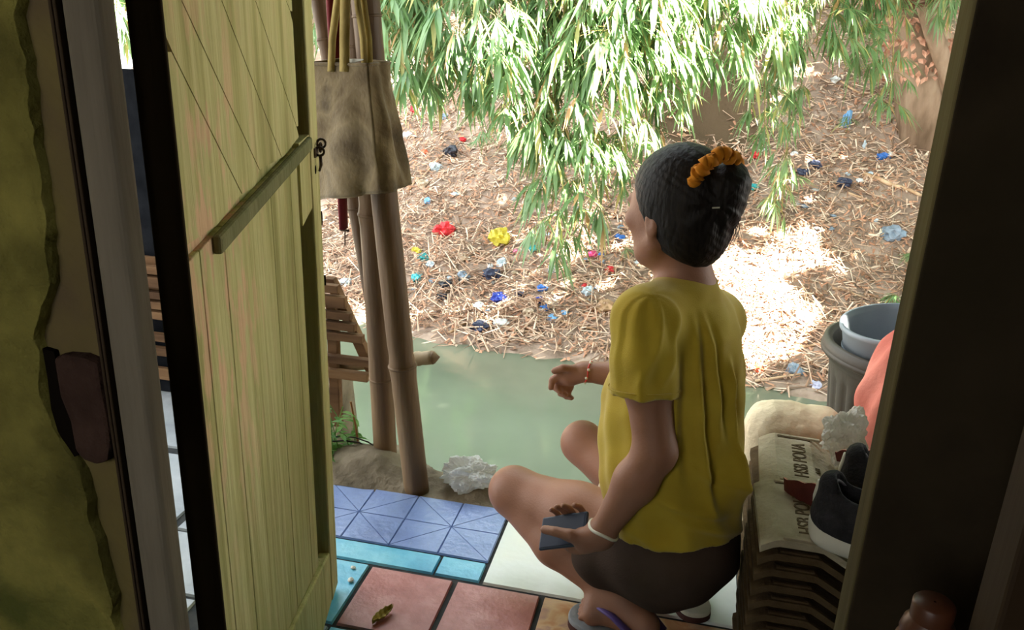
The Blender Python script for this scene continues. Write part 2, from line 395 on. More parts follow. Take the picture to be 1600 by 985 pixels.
def tri(a, b, c, mi, g=0.0016):
    p = [np.array(q) for q in (a, b, c)]; ctr = sum(p) / 3; q = []
    for i in range(3):
        d = unit(ctr - p[i]); q.append(p[i] + d * g * 2.2)
    v = [(x[0], x[1], -0.004) for x in p] + [(x[0], x[1], 0.0006) for x in q]
    tb.add(v, [(3, 4, 5)] + [(i, (i + 1) % 3, 3 + (i + 1) % 3, 3 + i) for i in range(3)], mi)
XG, YB = -0.362, 1.503
# raised blue tiles: each a square of triangles
bw = 0.1215
for i in range(5):
    x1 = XG - bw * i; x0 = x1 - bw
    for j in range(2):
        y0 = YB + 0.004 + j * 0.1105; y1 = y0 + 0.1105
        if (i + j) % 2: tri((x0, y0), (x1, y0), (x1, y1), 1); tri((x0, y0), (x1, y1), (x0, y1), 1)
        else: tri((x0, y0), (x1, y0), (x0, y1), 1); tri((x1, y0), (x1, y1), (x0, y1), 1)
tile(-1.12, XG - bw * 5, YB + 0.004, 1.725, 6)
# cyan strip, square and lower row
for x0, x1 in ((-1.12, -0.86), (-0.86, -0.47), (-0.47, XG)): tile(x0, x1, 1.432, YB, 2 if x0 > -1 else 6)
tile(-0.86, -0.617, 1.226, 1.428, 2); tile(-1.12, -0.86, 1.226, 1.428, 6)
for x0 in (-1.12, -0.82, -0.62, -0.42, -0.22): tile(x0, x0 + 0.2, 1.02, 1.220, 2 if x0 > -0.8 else 6)
tile(-0.613, -0.418, 1.226, 1.424, 3); tile(-0.412, -0.222, 1.226, 1.424, 3); tile(-0.216, -0.02, 1.226, 1.424, 5); tile(-0.016, 0.20, 1.226, 1.424, 5)
tile(XG + 0.004, 0.20, 1.430, 1.690, 4); tile(XG + 0.004, 0.20, 1.694, 1.726, 4)
for x0 in (0.204, 0.46, 0.72, 0.98): 
    for y0 in (0.98, 1.226, 1.460, 1.694, 1.94): tile(max(x0, 0.252) if y0 > 1.6 else x0, x0 + 0.25, y0, y0 + (0.23 if y0 < 1.9 else 0.35), 4)
for x0 in (-1.12, -0.82, -0.52, -0.22, 0.0): tile(x0, x0 + (0.3 if x0 < -0.3 else 0.2), 0.72, 1.016, 6)
for x0 in (-3.2, -2.5, -1.82):
    for y0 in (0.72, 1.25, 1.78): tile(x0, x0 + 0.68, y0, y0 + 0.5, 6)
st('floor', tb.build('floor', TM), 'terrace floor of mixed blue, cyan, red and cream tiles', 'floor')

# ------------------------------------------------------------------ setting: river, banks
WZ = -1.0
M['water'] = mat('murky_green_water', [(92, 100, 84), (104, 112, 94), (112, 120, 102)], 0.9, 0.10, 0.10, 7, spec=0.35)
SHX = np.array([-9, -4.5, -2.78, -2.41, -1.9, -1.33, -0.81, -0.44, 0.51, 1.04, 2.5, 9]); SHY = np.array([8.2, 6.4, 5.66, 5.51, 5.27, 5.19, 5.16, 5.09, 5.15, 5.11, 5.0, 4.6])
PD = np.array([-6, -1, 0, 0.35, 1.0, 2.0, 3.0, 4.0, 5.0, 7.0, 10.0, 14.0]); PZ = np.array([-1.4, -0.25, 0.0, 0.08, 0.26, 0.62, 1.10, 1.75, 2.7, 4.8, 7.6, 10.0])
def bank_z(x, y):
    d = y - float(np.interp(x, SHX, SHY)) + 0.10 * noise.noise(Vector((x * 1.7, y * 1.7, 4)))
    z = WZ + float(np.interp(d, PD, PZ))
    amp = 0.05 + 0.12 * min(max(d / 3, 0), 1)
    return z + amp * fbm((x, y, 1.0), 1.1, 3) * (0.35 if d < 0.3 else 1) + 0.02 * noise.noise(Vector((x * 6, y * 6, 0)))
def bank_hit(px, py):
    d = ray(px, py); t = 4.0
    while t < 16:
        p = CAMP + d * t
        if p[2] < bank_z(p[0], p[1]): break
        t += 0.02
    return p
def bank_n(x, y):
    e = 0.05; return Vector((-(bank_z(x + e, y) - bank_z(x - e, y)) / (2 * e), -(bank_z(x, y + e) - bank_z(x, y - e)) / (2 * e), 1)).normalized()
gx = np.concatenate([np.linspace(-9, -3.6, 28), np.linspace(-3.5, 4.5, 150), np.linspace(4.6, 9, 24)]); gy = np.concatenate([np.linspace(3.6, 4.7, 10), np.linspace(4.75, 9.8, 120), np.linspace(10, 16, 24)])
P = [[(x, y, bank_z(x, y)) for x in gx] for y in gy]
mb = MB(); mb.grid(P)
def shade_patch(m, c, sc, col):
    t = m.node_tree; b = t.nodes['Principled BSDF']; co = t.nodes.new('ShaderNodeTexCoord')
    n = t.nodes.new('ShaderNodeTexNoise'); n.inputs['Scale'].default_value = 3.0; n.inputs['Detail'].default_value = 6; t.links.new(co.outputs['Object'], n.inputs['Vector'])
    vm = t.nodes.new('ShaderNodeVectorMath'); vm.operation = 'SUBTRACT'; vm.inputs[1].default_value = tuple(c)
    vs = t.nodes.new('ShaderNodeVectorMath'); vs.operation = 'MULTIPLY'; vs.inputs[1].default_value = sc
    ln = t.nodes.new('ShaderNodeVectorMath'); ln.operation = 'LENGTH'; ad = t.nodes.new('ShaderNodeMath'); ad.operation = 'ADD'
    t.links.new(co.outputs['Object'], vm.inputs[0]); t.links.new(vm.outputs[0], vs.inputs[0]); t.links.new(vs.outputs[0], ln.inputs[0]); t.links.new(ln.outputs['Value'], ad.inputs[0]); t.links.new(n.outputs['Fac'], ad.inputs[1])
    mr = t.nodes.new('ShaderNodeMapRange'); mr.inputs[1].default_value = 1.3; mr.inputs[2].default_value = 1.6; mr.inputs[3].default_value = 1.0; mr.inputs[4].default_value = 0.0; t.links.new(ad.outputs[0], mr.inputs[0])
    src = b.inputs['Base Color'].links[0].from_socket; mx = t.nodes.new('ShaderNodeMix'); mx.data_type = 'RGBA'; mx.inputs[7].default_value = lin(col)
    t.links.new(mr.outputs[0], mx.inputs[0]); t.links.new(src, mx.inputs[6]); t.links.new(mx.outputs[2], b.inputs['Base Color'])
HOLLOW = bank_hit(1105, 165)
shade_patch(M['soil'], HOLLOW, (1.5, 0.9, 1.2), (92, 76, 58))  # shade of the hollow painted into the soil colour
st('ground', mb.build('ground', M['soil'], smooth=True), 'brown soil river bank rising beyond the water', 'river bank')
mb = MB(); mb.box((-9, 1.6, -1.55), (9, 8.5, WZ)); st('water', mb.build('water', M['water']), 'murky green river below the terrace', 'river')
# near ledge of soil and broken concrete
def ledge_z(x, y):
    e = ledge_y(x) + 0.004; d = y - e
    lim = 0.20 + 0.05 * noise.noise(Vector((x * 6, 0, 2))) + 0.05 * math.exp(-((x + 0.84) / 0.16) ** 2) - 0.04 * math.exp(-((x + 0.60) / 0.06) ** 2)
    z = -0.012 + 0.06 * math.exp(-((x + 0.80) / 0.13) ** 2 - ((d - 0.12) / 0.10) ** 2) + 0.035 * math.exp(-((x + 0.46) / 0.10) ** 2 - ((d - 0.10) / 0.07) ** 2)
    z += 0.012 * fbm((x, y, 0), 14, 3) * min(max(d / 0.05, 0), 1)
    if d > lim: z -= (d - lim) * 6.5
    return max(z, -1.6)
rows = []
for x in np.concatenate([np.linspace(-3.2, -1.2, 20), np.linspace(-1.18, 0.4, 130), np.linspace(0.45, 2.5, 18)]):
    rows.append([(x, ledge_y(x) + 0.003 + q, ledge_z(x, ledge_y(x) + 0.003 + q)) for q in np.concatenate([np.linspace(0, 0.30, 40), np.linspace(0.31, 0.5, 10)])])
mb = MB(); mb.grid(rows); 
st('ground_ledge', mb.build('ground_ledge', M['ledge_soil'], smooth=True), 'earth and concrete ledge between terrace tiles and river', 'ground')
mb = MB(); mb.box((-3.2, 0.7, -1.6), (-1.12, 2.30, -0.10)); mb.box((-1.12, 0.7, -1.6), (0.22, 1.728, -0.10)); mb.box((0.25, 0.7, -1.6), (2.5, 2.3, -0.10))
st('foundation', mb.build('foundation', M['concrete']), 'concrete retaining wall under the terrace', 'retaining wall')

# ------------------------------------------------------------------ the door
DW, DA = 0.64, math.radians(14.0)
DF = np.array([-0.657, 1.332, 0.0]); DU = np.array([math.sin(DA), -math.cos(DA), 0.0])     # from the free edge towards the hinge
DN = np.array([math.cos(DA), math.sin(DA), 0.0])                                          # face normal, towards the doorway
DH = DF + DU * DW
def dplane(px, py, off=0.0):
    """door-plane coordinates (s from hinge, z) of a picture point"""
    d = ray(px, py); o = DF + DN * off; t = ((o - CAMP) @ DN) / (d @ DN); p = CAMP + d * t
    return ((p - DH) @ (-DU), p[2])
def dpt(s, z, off=0.0): return DH - DU * s + DN * off + np.array([0, 0, z])
dmask = dplane(350, 420); dm = dpt(*dmask)
M['door'] = wood_door('weathered_olive_door', [(166, 158, 102), (192, 184, 126), (206, 198, 142), (180, 170, 112)], (226, 184, 150), ((dm[0], dm[1], dm[2]), (5.0, 5.0, 2.4)))  # pinkish flecks near the mask: peeling wood with reflected sunlight painted in
M['door_shade'] = mat('shaded_door_wood', [(40, 32, 20), (56, 46, 30)], 12, 0.9, 0.3, stretch=(1, 1, 0.1), spec=0.1)  # shade of the hinge edge and stile groove put into the wood colour
M['greenish_wood'] = mat('greenish_grey_moulding', [(108, 106, 72), (138, 134, 96)], 20, 0.85, 0.4, 60, stretch=(1, 1, 0.3), spec=0.15)
M['iron'] = mat('rusty_iron', [(54, 42, 34), (92, 76, 62)], 60, 0.6, 0.3, metal=0.6)
DT = 0.034
dr = base('door_1', DH); tag(dr, 'weathered olive wooden plank door standing open on the left', 'door', kind='structure')
def dbox(mb, s0, s1, z0, z1, o0, o1, mi=0):
    vs = [dpt(s, z, o) for z in (z0, z1) for s, o in ((s0, o0), (s1, o0), (s1, o1), (s0, o1))]
    mb.add(vs, [(0, 1, 2, 3)[::-1], (4, 5, 6, 7), (0, 1, 5, 4), (1, 2, 6, 5), (2, 3, 7, 6), (3, 0, 4, 7)], mi); return mb
ZT = 1.92
mb = MB(); dbox(mb, 0, 0.006, 0.012, ZT, -DT, 0); bevel(mb.build('hinge_edge', M['door_shade'], dr), 0.002)
gs = lambda *pp: [dplane(*p) for p in pp]
# lower and upper field of planks, recessed a little behind the frame
s_r1 = dplane(464, 120)[0]; s_r2 = dplane(486, 600)[0]; s_st = dplane(477, 120)[0]; s_st2 = dplane(495, 600)[0]
mb = MB(); dbox(mb, 0.006, min(s_r1, s_r2) - 0.001, 0.012, ZT, -DT, -0.010); mb.build('panel_core', M['door'], dr)
# plank faces: polygons in door coordinates, each a slab 10 mm thick with a gap
def slab(mb, poly, o0=-0.0105, o1=-0.002, mi=0):
    mb.prism([dpt(s, z, o0) for s, z in poly], DN * (o1 - o0), mi)
def shrink_line(a, b, k):   # offset helper along s
    return (a[0] + k, a[1]), (b[0] + k, b[1])
# vertical planks of the lower field
zr = dplane(335, 370)[1]
cuts = [0.0061, dplane(335, 600)[0], dplane(372, 600)[0], dplane(412, 600)[0], dplane(446, 600)[0], dplane(475, 600)[0], s_r2]
def rail_z(s):
    a = dplane(335, 365); b = dplane(478, 215); return a[1] + (b[1] - a[1]) * (s - a[0]) / (b[0] - a[0])
def brail_z(s):
    a = dplane(475, 940); b = dplane(515, 855); return max(a[1] + (b[1] - a[1]) * (s - a[0]) / (b[0] - a[0]), 0.03)
mb = MB()
for a, b in zip(cuts[:-1], cuts[1:]):
    g = 0.0012
    slab(mb, [(a + g, brail_z(a)), (b - g, brail_z(b)), (b - g, rail_z(b) - 0.004), (a + g, rail_z(a) - 0.004)], o1=-0.002 - 0.0015 * (int(a * 1000) % 2))
bevel(mb.build('lower_boards', M['door'], dr), 0.0015)
# slanting planks of the upper field
lines = [((232, 0), (330, 200)), ((292, 12), (412, 275)), ((345, -10), (440, 240)), ((398, -10), (466, 200)), ((445, -10), (472, 60))]
L = [gs(*l) for l in lines]
def ltop(l, z):
    (a, b) = l; return a[0] + (b[0] - a[0]) * (z - a[1]) / (b[1] - a[1])
mb = MB(); s_l = 0.0061
for i in range(-1, len(L)):
    def edgef(l, k):
        zs_lo = None
        return None
    top = ZT
    def sl(i, z):
        if i < 0: return -9
        if i >= len(L): return 99
        return ltop(L[i], z)
    poly = []
    # sample the region between slanted lines i and i+1, clipped to the field
    zs = np.linspace(0, 1, 24); left = []; right = []
    zmin = min(rail_z(s_l), rail_z(s_r1)); 
    for z in np.linspace(rail_z(s_l) - 0.02, top, 60):
        a = max(s_l, sl(i, z) + 0.0016); b = min(s_r1, sl(i + 1, z) - 0.0016)
        # stay above the slanting rail
        m_ = (rail_z(s_r1) - rail_z(s_l)) / (s_r1 - s_l); smax = s_l + (z - rail_z(s_l) - 0.004) / m_ if m_ > 0 else 99
        b = min(b, smax)
        if b - a > 0.002: left.append((a, z)); right.append((b, z))
    if len(left) > 2:
        for j in range(len(left) - 1):
            q = [left[j], right[j], right[j + 1], left[j + 1]]
            mb.add([dpt(s, z, -0.002) for s, z in q], [(0, 1, 2, 3)])
        for sd in (left, right):
            for j in range(len(sd) - 1):
                mb.add([dpt(*sd[j], -0.002), dpt(*sd[j + 1], -0.002), dpt(*sd[j + 1], -0.011), dpt(*sd[j], -0.011)], [(0, 1, 2, 3)])
mb.build('upper_boards', M['door'], dr)
mb = MB(); dbox(mb, s_st, DW, 0.012, ZT, -0.030, 0.004); bevel(mb.build('lock_stile', M['door'], dr), 0.003)
a, b = dplane(333, 370), dplane(480, 213)
mb = MB(); w = 0.022
mb.prism([dpt(a[0], a[1] - w, -0.003), dpt(b[0], b[1] - w, -0.003), dpt(b[0], b[1], -0.003), dpt(a[0], a[1], -0.003)], DN * 0.012)
bevel(mb.build('mid_moulding', M['greenish_wood'], dr), 0.004)
mb = MB(); a, b = dplane(460, 972), dplane(516, 855)
mb.prism([dpt(0.006, 0.012, -0.02), dpt(s_st - 0.001, 0.012, -0.02), dpt(s_st - 0.001, b[1], -0.02), dpt(0.006, max(brail_z(0.006), 0.03), -0.02)], DN * 0.0225)
bevel(mb.build('bottom_rail', M['door'], dr), 0.003)
mb = MB(); a, b = dplane(484, 322), dplane(498, 322)
slab(mb, [(s_r2 - 0.002, dplane(481, 345)[1]), (s_st + 0.001, dplane(490, 322)[1]), (s_st + 0.001, dplane(478, 212)[1]), (s_r2 - 0.002, dplane(470, 222)[1])], o0=-0.02, o1=0.001)
mb.build('lock_block', M['door'], dr)
mb = MB(); dbox(mb, min(s_r1, s_r2) - 0.001, s_st + 0.002, 0.012, ZT, -DT, -0.026); mb.build('groove_back', M['door_shade'], dr)
# dark slots worn into the free stile
mb = MB()
for p0, p1, w in (((499, 330), (500, 352), 0.005), ((505, 430), (506, 446), 0.002), ((489, 258), (490, 272), 0.005)):
    a, b = dplane(*p0), dplane(*p1)
    ring = [dpt(a[0] + w * math.cos(t) , (a[1] + b[1]) / 2 + abs(a[1] - b[1]) / 2 * math.sin(t), 0.0045) for t in np.linspace(0, 2 * math.pi, 14)[:-1]]
    mb.prism(ring, DN * -0.004)
mb.build('slot', M['dark_crack'], dr)
# rusty hasp and chain
mb = MB(); a = dplane(489, 240)
dbox(mb, a[0] - 0.012, a[0] + 0.014, a[1] - 0.006, a[1] + 0.010, 0.004, 0.007)
hs = mb.build('hasp', M['iron'], dr)
def ring_mb(mb, c, n1, n2, R, r):
    pts = [c + R * (math.cos(t) * n1 + math.sin(t) * n2) for t in np.linspace(0, 2 * math.pi, 15)]
    mb.tube(pts, r, 6, cap=False)
mb = MB(); zup = np.array([0, 0, 1.0])
for k, (ds, dz) in enumerate(((0.0, 0.004), (0.008, 0.010), (0.016, 0.016))):
    n1 = -DU if k % 2 else DN
    ring_mb(mb, dpt(a[0] + ds, a[1] + dz, 0.012), n1, zup, 0.0075, 0.0022)
mb.tube([dpt(a[0] + 0.003, a[1] - 0.002, 0.012), dpt(a[0] + 0.006, a[1] - 0.02, 0.012), dpt(a[0] + 0.009, a[1] - 0.032, 0.008)], [0.003, 0.003, 0.002], 8)
mb.build('chain', M['iron'], hs, smooth=True)

# ------------------------------------------------------------------ bamboo posts, bag, rack
M['bamboo'] = mat('brown_bamboo', [(74, 56, 38), (108, 84, 58), (134, 108, 78)], 10, 0.6, 0.25, 60, stretch=(1, 1, 0.15), spec=0.3)
M['bamboo_pale'] = mat('pale_bamboo', [(128, 110, 84), (160, 140, 108)], 10, 0.6, 0.2, 60, stretch=(1, 1, 0.2), spec=0.3)
M['board'] = mat('red_brown_board', [(92, 60, 42), (128, 92, 66)], 12, 0.85, 0.3, stretch=(1, 1, 0.2), spec=0.15)
M['rack'] = mat('dark_rack_wood', [(76, 54, 36), (110, 82, 56), (128, 98, 68)], 14, 0.85, 0.4, 60, stretch=(0.15, 1, 1), spec=0.15)
def bamboo(name, a, b, r0, r1, label, group=None, nodes=(0.12, 0.42, 0.7, 0.95), m='bamboo', bend=0.0):
    a = np.array(a); b = np.array(b); root = base(name, a); tag(root, label, 'bamboo post', group)
    side = unit(np.cross(b - a, [0, 1.0, 0])); n = 60; pts = []; rad = []
    for i in range(n + 1):
        t = i / n; pts.append(a + (b - a) * t + side * bend * math.sin(math.pi * t)); r = r0 + (r1 - r0) * t
        for q in nodes:
            r *= 1 + 0.09 * math.exp(-((t - q) / 0.008) ** 2) - 0.05 * math.exp(-((t - q - 0.016) / 0.008) ** 2)
        rad.append(r)
    mb = MB(); mb.tube(pts, rad, 16); mb.build('culm', M[m], root, smooth=True)
    for q in nodes:
        i = min(int(q * n), n - 1); mb = MB(); mb.tube([pts[i], pts[i] + unit(b - a) * 0.006], rad[i] * 1.05, 16); mb.build('node_ring', M[m], root, smooth=True)
    return root
pa0 = at(603, 712, 1.90); pa1 = at(554, 0, 1.82); pa1 = pa1 + (pa1 - pa0) * 0.5; pa0[2] -= 0.03
bamboo('bamboo_post', pa0, pa1, 0.0325, 0.030, 'brown bamboo post standing on the earth mound, left of the two uprights', None, (0.16, 0.40, 0.62, 0.86), bend=-0.008)
pb0 = at(652, 766, 1.765); pb1 = at(577, 0, 1.76); pb1 = pb1 + (pb1 - pb0) * 0.5; pb0[2] -= 0.015
bamboo('bamboo_post', pb0, pb1, 0.033, 0.030, 'darker bamboo post in the ledge notch, nearest the white plastic bag', None, (0.20, 0.47, 0.66, 0.9), bend=0.010)
pc0 = at(598, 560, 1.99); pc1 = at(507, 40, 1.99); pc1 = pc1 + (pc1 - pc0) * 0.6
bamboo('bamboo_pole', pc0, pc1, 0.022, 0.024, 'thin leaning bamboo pole behind the two uprights', None, (0.3, 0.6), m='bamboo')
q0 = at(660, 768, 1.80); q1 = at(622, 470, 1.83)
mb = MB(); M_ = np.array([0.012, 0.0, 0.0]); mb.prism([q0 + [-.014, 0, 0], q0 + [.008, 0, 0], q1 + [.004, 0, 0], q1 + [-.010, 0, 0]], (0, 0.02, 0))
tag(bevel(mb.build('leaning_stake', M['board']), 0.002), 'thin reddish wooden stake leaning along the right bamboo post', 'stake')
pd0 = np.array([-1.35, 2.10, 0.10]); pd1 = at(676, 559, 2.10)
r_ = bamboo('bamboo_pole', pd0, pd1, 0.021, 0.021, 'horizontal bamboo pole whose cut end juts out over the river', None, (0.45, 0.93), m='bamboo_pale')
mb = MB(); ax = unit(pd1 - pd0); mb.tube([pd1, pd1 + ax * 0.006, pd1 + ax * 0.022], [0.021, 0.018, 0.002], 14); mb.build('cut_end', M['bamboo'], r_, smooth=True)

# slatted rack
rk = base('wooden_rack', (-1.2, 2.05, 0.0)); tag(rk, 'wooden rack of horizontal slats behind the open door', 'rack')
RY = 2.05
sl_px = [(530, 452, 14), (541, 473, 20), (549, 495, 13), (556, 512, 14), (568, 530, 14), (582, 568, 14), (576, 590, 15)]
for px, py, th in sl_px:
    e = at(px, py, RY); h = th * 0.00087; mb = MB()
    tl = 0.02 * (random.random() - 0.5)
    mb.box((-2.05, RY - 0.012, e[2] - h), (e[0], RY + 0.012, e[2] + h)); bevel(mb.build('slat', M['rack'], rk), 0.002)
a, b = at(512, 436, RY + 0.03), at(584, 588, RY + 0.03); mb = MB()
mb.prism([a + [-.016, 0, 0], a + [.016, 0, 0], b + [.012, 0, 0], b + [-.022, 0, 0]], (0, 0.03, 0)); bevel(mb.build('brace', M['rack'], rk), 0.003)
for px in (523, 200):
    e = at(px, 600, RY + 0.02); mb = MB(); mb.box((e[0] - 0.016, RY + 0.012, -0.02), (e[0] + 0.016, RY + 0.04, 0.40)); bevel(mb.build('post', M['rack'], rk), 0.003)
mb = MB(); mb.box((-2.05, RY + 0.016, 0.30), (-1.30, RY + 0.03, 0.47)); mb.box((-2.05, RY + 0.016, 0.06), (-1.3, RY + 0.03, 0.10)); mb.build('back_board', M['rack'], rk)
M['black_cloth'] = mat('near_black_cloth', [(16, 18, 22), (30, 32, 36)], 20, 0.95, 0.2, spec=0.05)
P = [[(x, 1.92 + 0.02 * math.sin(x * 30) + 0.008 * math.sin(z * 9 + x * 12), z) for x in np.linspace(-1.75, -1.18, 40)] for z in np.linspace(0.44, 1.02, 24)]
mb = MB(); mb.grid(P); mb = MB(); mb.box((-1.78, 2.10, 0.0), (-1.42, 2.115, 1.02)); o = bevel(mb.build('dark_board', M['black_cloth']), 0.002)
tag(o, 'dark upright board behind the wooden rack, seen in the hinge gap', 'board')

# tote bag
M['tote'] = mat('grimy_tan_canvas', [(70, 58, 40), (104, 88, 62), (134, 118, 88), (92, 78, 56)], 7, 0.95, 0.25, 120, spec=0.1, warp=0.6, sheen=0.2)
M['tote_in'] = mat('pale_bag_lining', [(170, 170, 160), (196, 194, 184)], 10, 0.9, spec=0.1)
M['strap'] = mat('yellowish_strap', [(152, 132, 80), (182, 162, 104)], 12, 0.9, 0.2, 80, spec=0.1)
tg = base('tote_bag', at(560, 200, 1.62)); tag(tg, 'grimy tan canvas tote bag hanging on the bamboo posts', 'bag')
TL, TC, TR = at(480, 97, 1.71), at(574, 98, 1.62), at(608, 95, 1.70)
BL, BC, BR = at(492, 311, 1.72), at(594, 301, 1.60), at(641, 283, 1.72)
BKt, BKb = np.array([TL[0] + 0.05, 1.79, TR[2]]), np.array([BL[0] + 0.06, 1.80, BR[2]])
nz, nu = 40, 96; rows = []
for i in range(nz):
    t = i / (nz - 1)
    ring = [TL + (BL - TL) * t, TC + (BC - TC) * t, TR + (BR - TR) * t, BKt + (BKb - BKt) * t]
    row = []
    for j in range(nu):
        q = 4 * j / nu; a = int(q); f = q - a; p = ring[a] + (ring[(a + 1) % 4] - ring[a]) * f
        cen = sum(ring) / 4; nrm = unit((p - cen) * [1, 1, 0])
        bulge = 0.016 * math.sin(math.pi * f) * (0.3 + t) if a in (0, 1) else 0
        fold = 0.005 * math.sin(f * 9 + t * 4 + a * 2) * (0.4 + t) + 0.006 * fbm((p[0], p[1], p[2]), 14, 2)
        if a == 1: fold += 0.012 * math.exp(-((f - 0.25 - 0.35 * t) / 0.10) ** 2) * t - 0.010 * math.exp(-((f - 0.55) / 0.15) ** 2)
        if a == 0: fold -= 0.010 * math.exp(-((f - 0.8) / 0.12) ** 2) * t
        pz = p + nrm * (bulge + fold); row.append(pz)
    row.append(row[0]); rows.append(row)
mb = MB(); mb.grid(rows)
bot = [r for r in rows[-1][:-1]]; cen = sum(bot) / len(bot); k = len(mb.v); mb.v += [tuple(p) for p in bot] + [tuple(cen)]
mb.f += [(k + j, k + (j + 1) % nu, k + nu) for j in range(nu)]; mb.m += [0] * nu
o = mb.build('bag_body', M['tote'], tg, smooth=True); q_ = o.modifiers.new('s', 'SOLIDIFY'); q_.thickness = 0.003
# top hem
mb = MB(); mb.tube([p + np.array([0, 0, -0.004]) for p in rows[0]], 0.004, 6, cap=False); mb.build('hem', M['tote'], tg, smooth=True)
hx = rows[2]
def strap(name, px, w=0.010):
    pts = [at(x, y, yy) for x, y, yy in px]; n = 30; P = []
    for i in range(n):
        t = i / (n - 1) * (len(pts) - 1); a = min(int(t), len(pts) - 2); p = pts[a] + (pts[a + 1] - pts[a]) * (t - a)
        ww = w; P.append([p + np.array([-ww, 0, 0]), p + np.array([0, -0.002, 0]), p + np.array([ww, 0, 0])])
    mb = MB(); mb.grid(P); o = mb.build(name, M['strap'], tg, smooth=True); s_ = o.modifiers.new('s', 'SOLIDIFY'); s_.thickness = 0.003
strap('strap', [(518, 112, 1.665), (520, 60, 1.665), (528, 0, 1.68), (534, -70, 1.70), (540, -110, 1.72)], 0.0075)
strap('strap', [(539, 112, 1.645), (539, 60, 1.645), (540, 0, 1.66), (541, -70, 1.70), (542, -110, 1.72)], 0.0105)
strap('strap', [(571, 112, 1.635), (568, 60, 1.645), (560, 10, 1.67), (554, -60, 1.70), (548, -110, 1.72)], 0.0065)
strap('strap', [(578, 112, 1.64), (576, 60, 1.655), (569, 10, 1.68), (560, -60, 1.71), (552, -110, 1.73)], 0.0075)
mb = MB(); p = at(545, -108, 1.73); mb.tube([p, p + [0, 0.03, 0.012], p + [0, 0.06, 0.01]], 0.004, 8); mb.build('hook', M['iron'], tg)
P = [[at(545 + 22 * u, 92 + 8 * v - 6 * u * v, 1.66 - 0.03 * u) for u in np.linspace(0, 1, 6)] for v in np.linspace(0, 1, 4)]
mb = MB(); mb.grid(P); o = mb.build('paper_scrap', M['tote_in'], tg); q_ = o.modifiers.new('s', 'SOLIDIFY'); q_.thickness = 0.002

# maroon case behind the bag
M['maroon'] = mat('maroon_cloth', [(92, 28, 34), (122, 44, 48)], 14, 0.8, 0.2, 50, spec=0.2)
hc = base('hanging_case', at(538, 200, 1.84)); tag(hc, 'narrow maroon case hanging below and behind the tan bag', 'case')
a, b = at(520, -40, 1.81), at(537, 357, 1.83)
pts = [a + (b - a) * t for t in np.linspace(0, 1, 16)]
mb = MB(); mb.tube(pts, [0.030 - 0.012 * t for t in np.linspace(0, 1, 16)], 14, squash=(1.0, 0.5)); mb.build('sleeve', M['maroon'], hc, smooth=True)
c = at(539, 362, 1.83); d_ = at(539, 384, 1.83); mb = MB(); mb.tube([c + [-.011, 0, .003], c + [.011, 0, .003]], 0.003, 8); mb.tube([c, d_], 0.0016, 6); mb.build('wire_hook', M['iron'], hc)

# ledge things
M['white_plastic'] = mat('white_crumpled_plastic', [(222, 222, 218), (240, 240, 238)], 10, 0.35, 0.2, 40, spec=0.5, trans=0.45)
def crumple(name, c, size, m, seed=0, sub=3, flat=(1, 1, 0.6), amp=0.35, freq=2.2, rot=None, parent=None, sharp=True):
    import bmesh
    bm = bmesh.new(); bmesh.ops.create_icosphere(bm, subdivisions=sub, radius=1.0)
    R = Matrix.Rotation(rot if rot is not None else random.random() * 6.28, 3, 'Z')
    for v in bm.verts:
        d = v.co.copy(); n = noise.noise(d * freq + Vector((seed * 7.1, seed * 3.3, 1)))
        n2 = abs(noise.noise(d * freq * 2.3 + Vector((seed, 2, seed * 5)))); n3 = abs(noise.noise(d * freq * 5.5 + Vector((seed * 2, 5, seed)))); k = 1 + 0.72 * amp * n * 1.6 - 0.6 * amp * n2 - 0.45 * amp * n3
        p = d * k; v.co = R @ Vector((p.x * flat[0], p.y * flat[1], p.z * flat[2])) * size
    me = bpy.data.meshes.new(name); bm.to_mesh(me); bm.free(); me.materials.append(m)
    if not sharp:
        for p in me.polygons: p.use_smooth = True
    o = link(bpy.data.objects.new(name, me), parent); o.location = V(c); return o
c = onz(722, 783, 0.0); c = np.array([c[0] + 0.005, 1.80, ledge_z(c[0], 1.80) + 0.022])
o = crumple('plastic_bag', c, 0.070, M['white_plastic'], 5, 5, (1.0, 0.6, 0.62), 0.46, 1.7, 0.2); tag(o, 'crumpled white plastic bag lying on the earth ledge', 'plastic bag')
M['green_leaf'] = mat('fresh_green_leaf', [(58, 98, 40), (92, 140, 62), (120, 160, 80)], 6, 0.5, spec=0.4, trans=0.35)
def leaf(mb, p, d, L, w, up=(0, 0, 1), droop=0.35, mi=0, n=4):
    """a lance-shaped leaf, folded along its midrib and drooping to the tip"""
    p = np.array(p, float); d = unit(d); s = np.cross(d, up)
    if np.linalg.norm(s) < 1e-3: s = np.array([1.0, 0, 0])
    s = unit(s); nn = unit(np.cross(s, d)); k = len(mb.v)
    prof = (0.10, 0.85, 1.0, 0.62, 0.04) if n == 4 else (0.2, 1.0, 0.06)
    ts = np.linspace(0, 1, len(prof))
    for t, wd in zip(ts, prof):
        c = p + d * L * t + np.array([0, 0, -1.0]) * droop * L * t * t
        h = w * 0.5 * wd
        mb.v += [tuple(c - s * h + nn * h * 0.35), tuple(c), tuple(c + s * h + nn * h * 0.35)]
    for i in range(len(prof) - 1):
        a = k + 3 * i; mb.f += [(a, a + 1, a + 4, a + 3), (a + 1, a + 2, a + 5, a + 4)]; mb.m += [mi, mi]
fr = base('fern_plant', onz(540, 735)); tag(fr, 'small green plant growing at the ledge beside the door edge', 'plant')
lf = MB(); stp = MB()
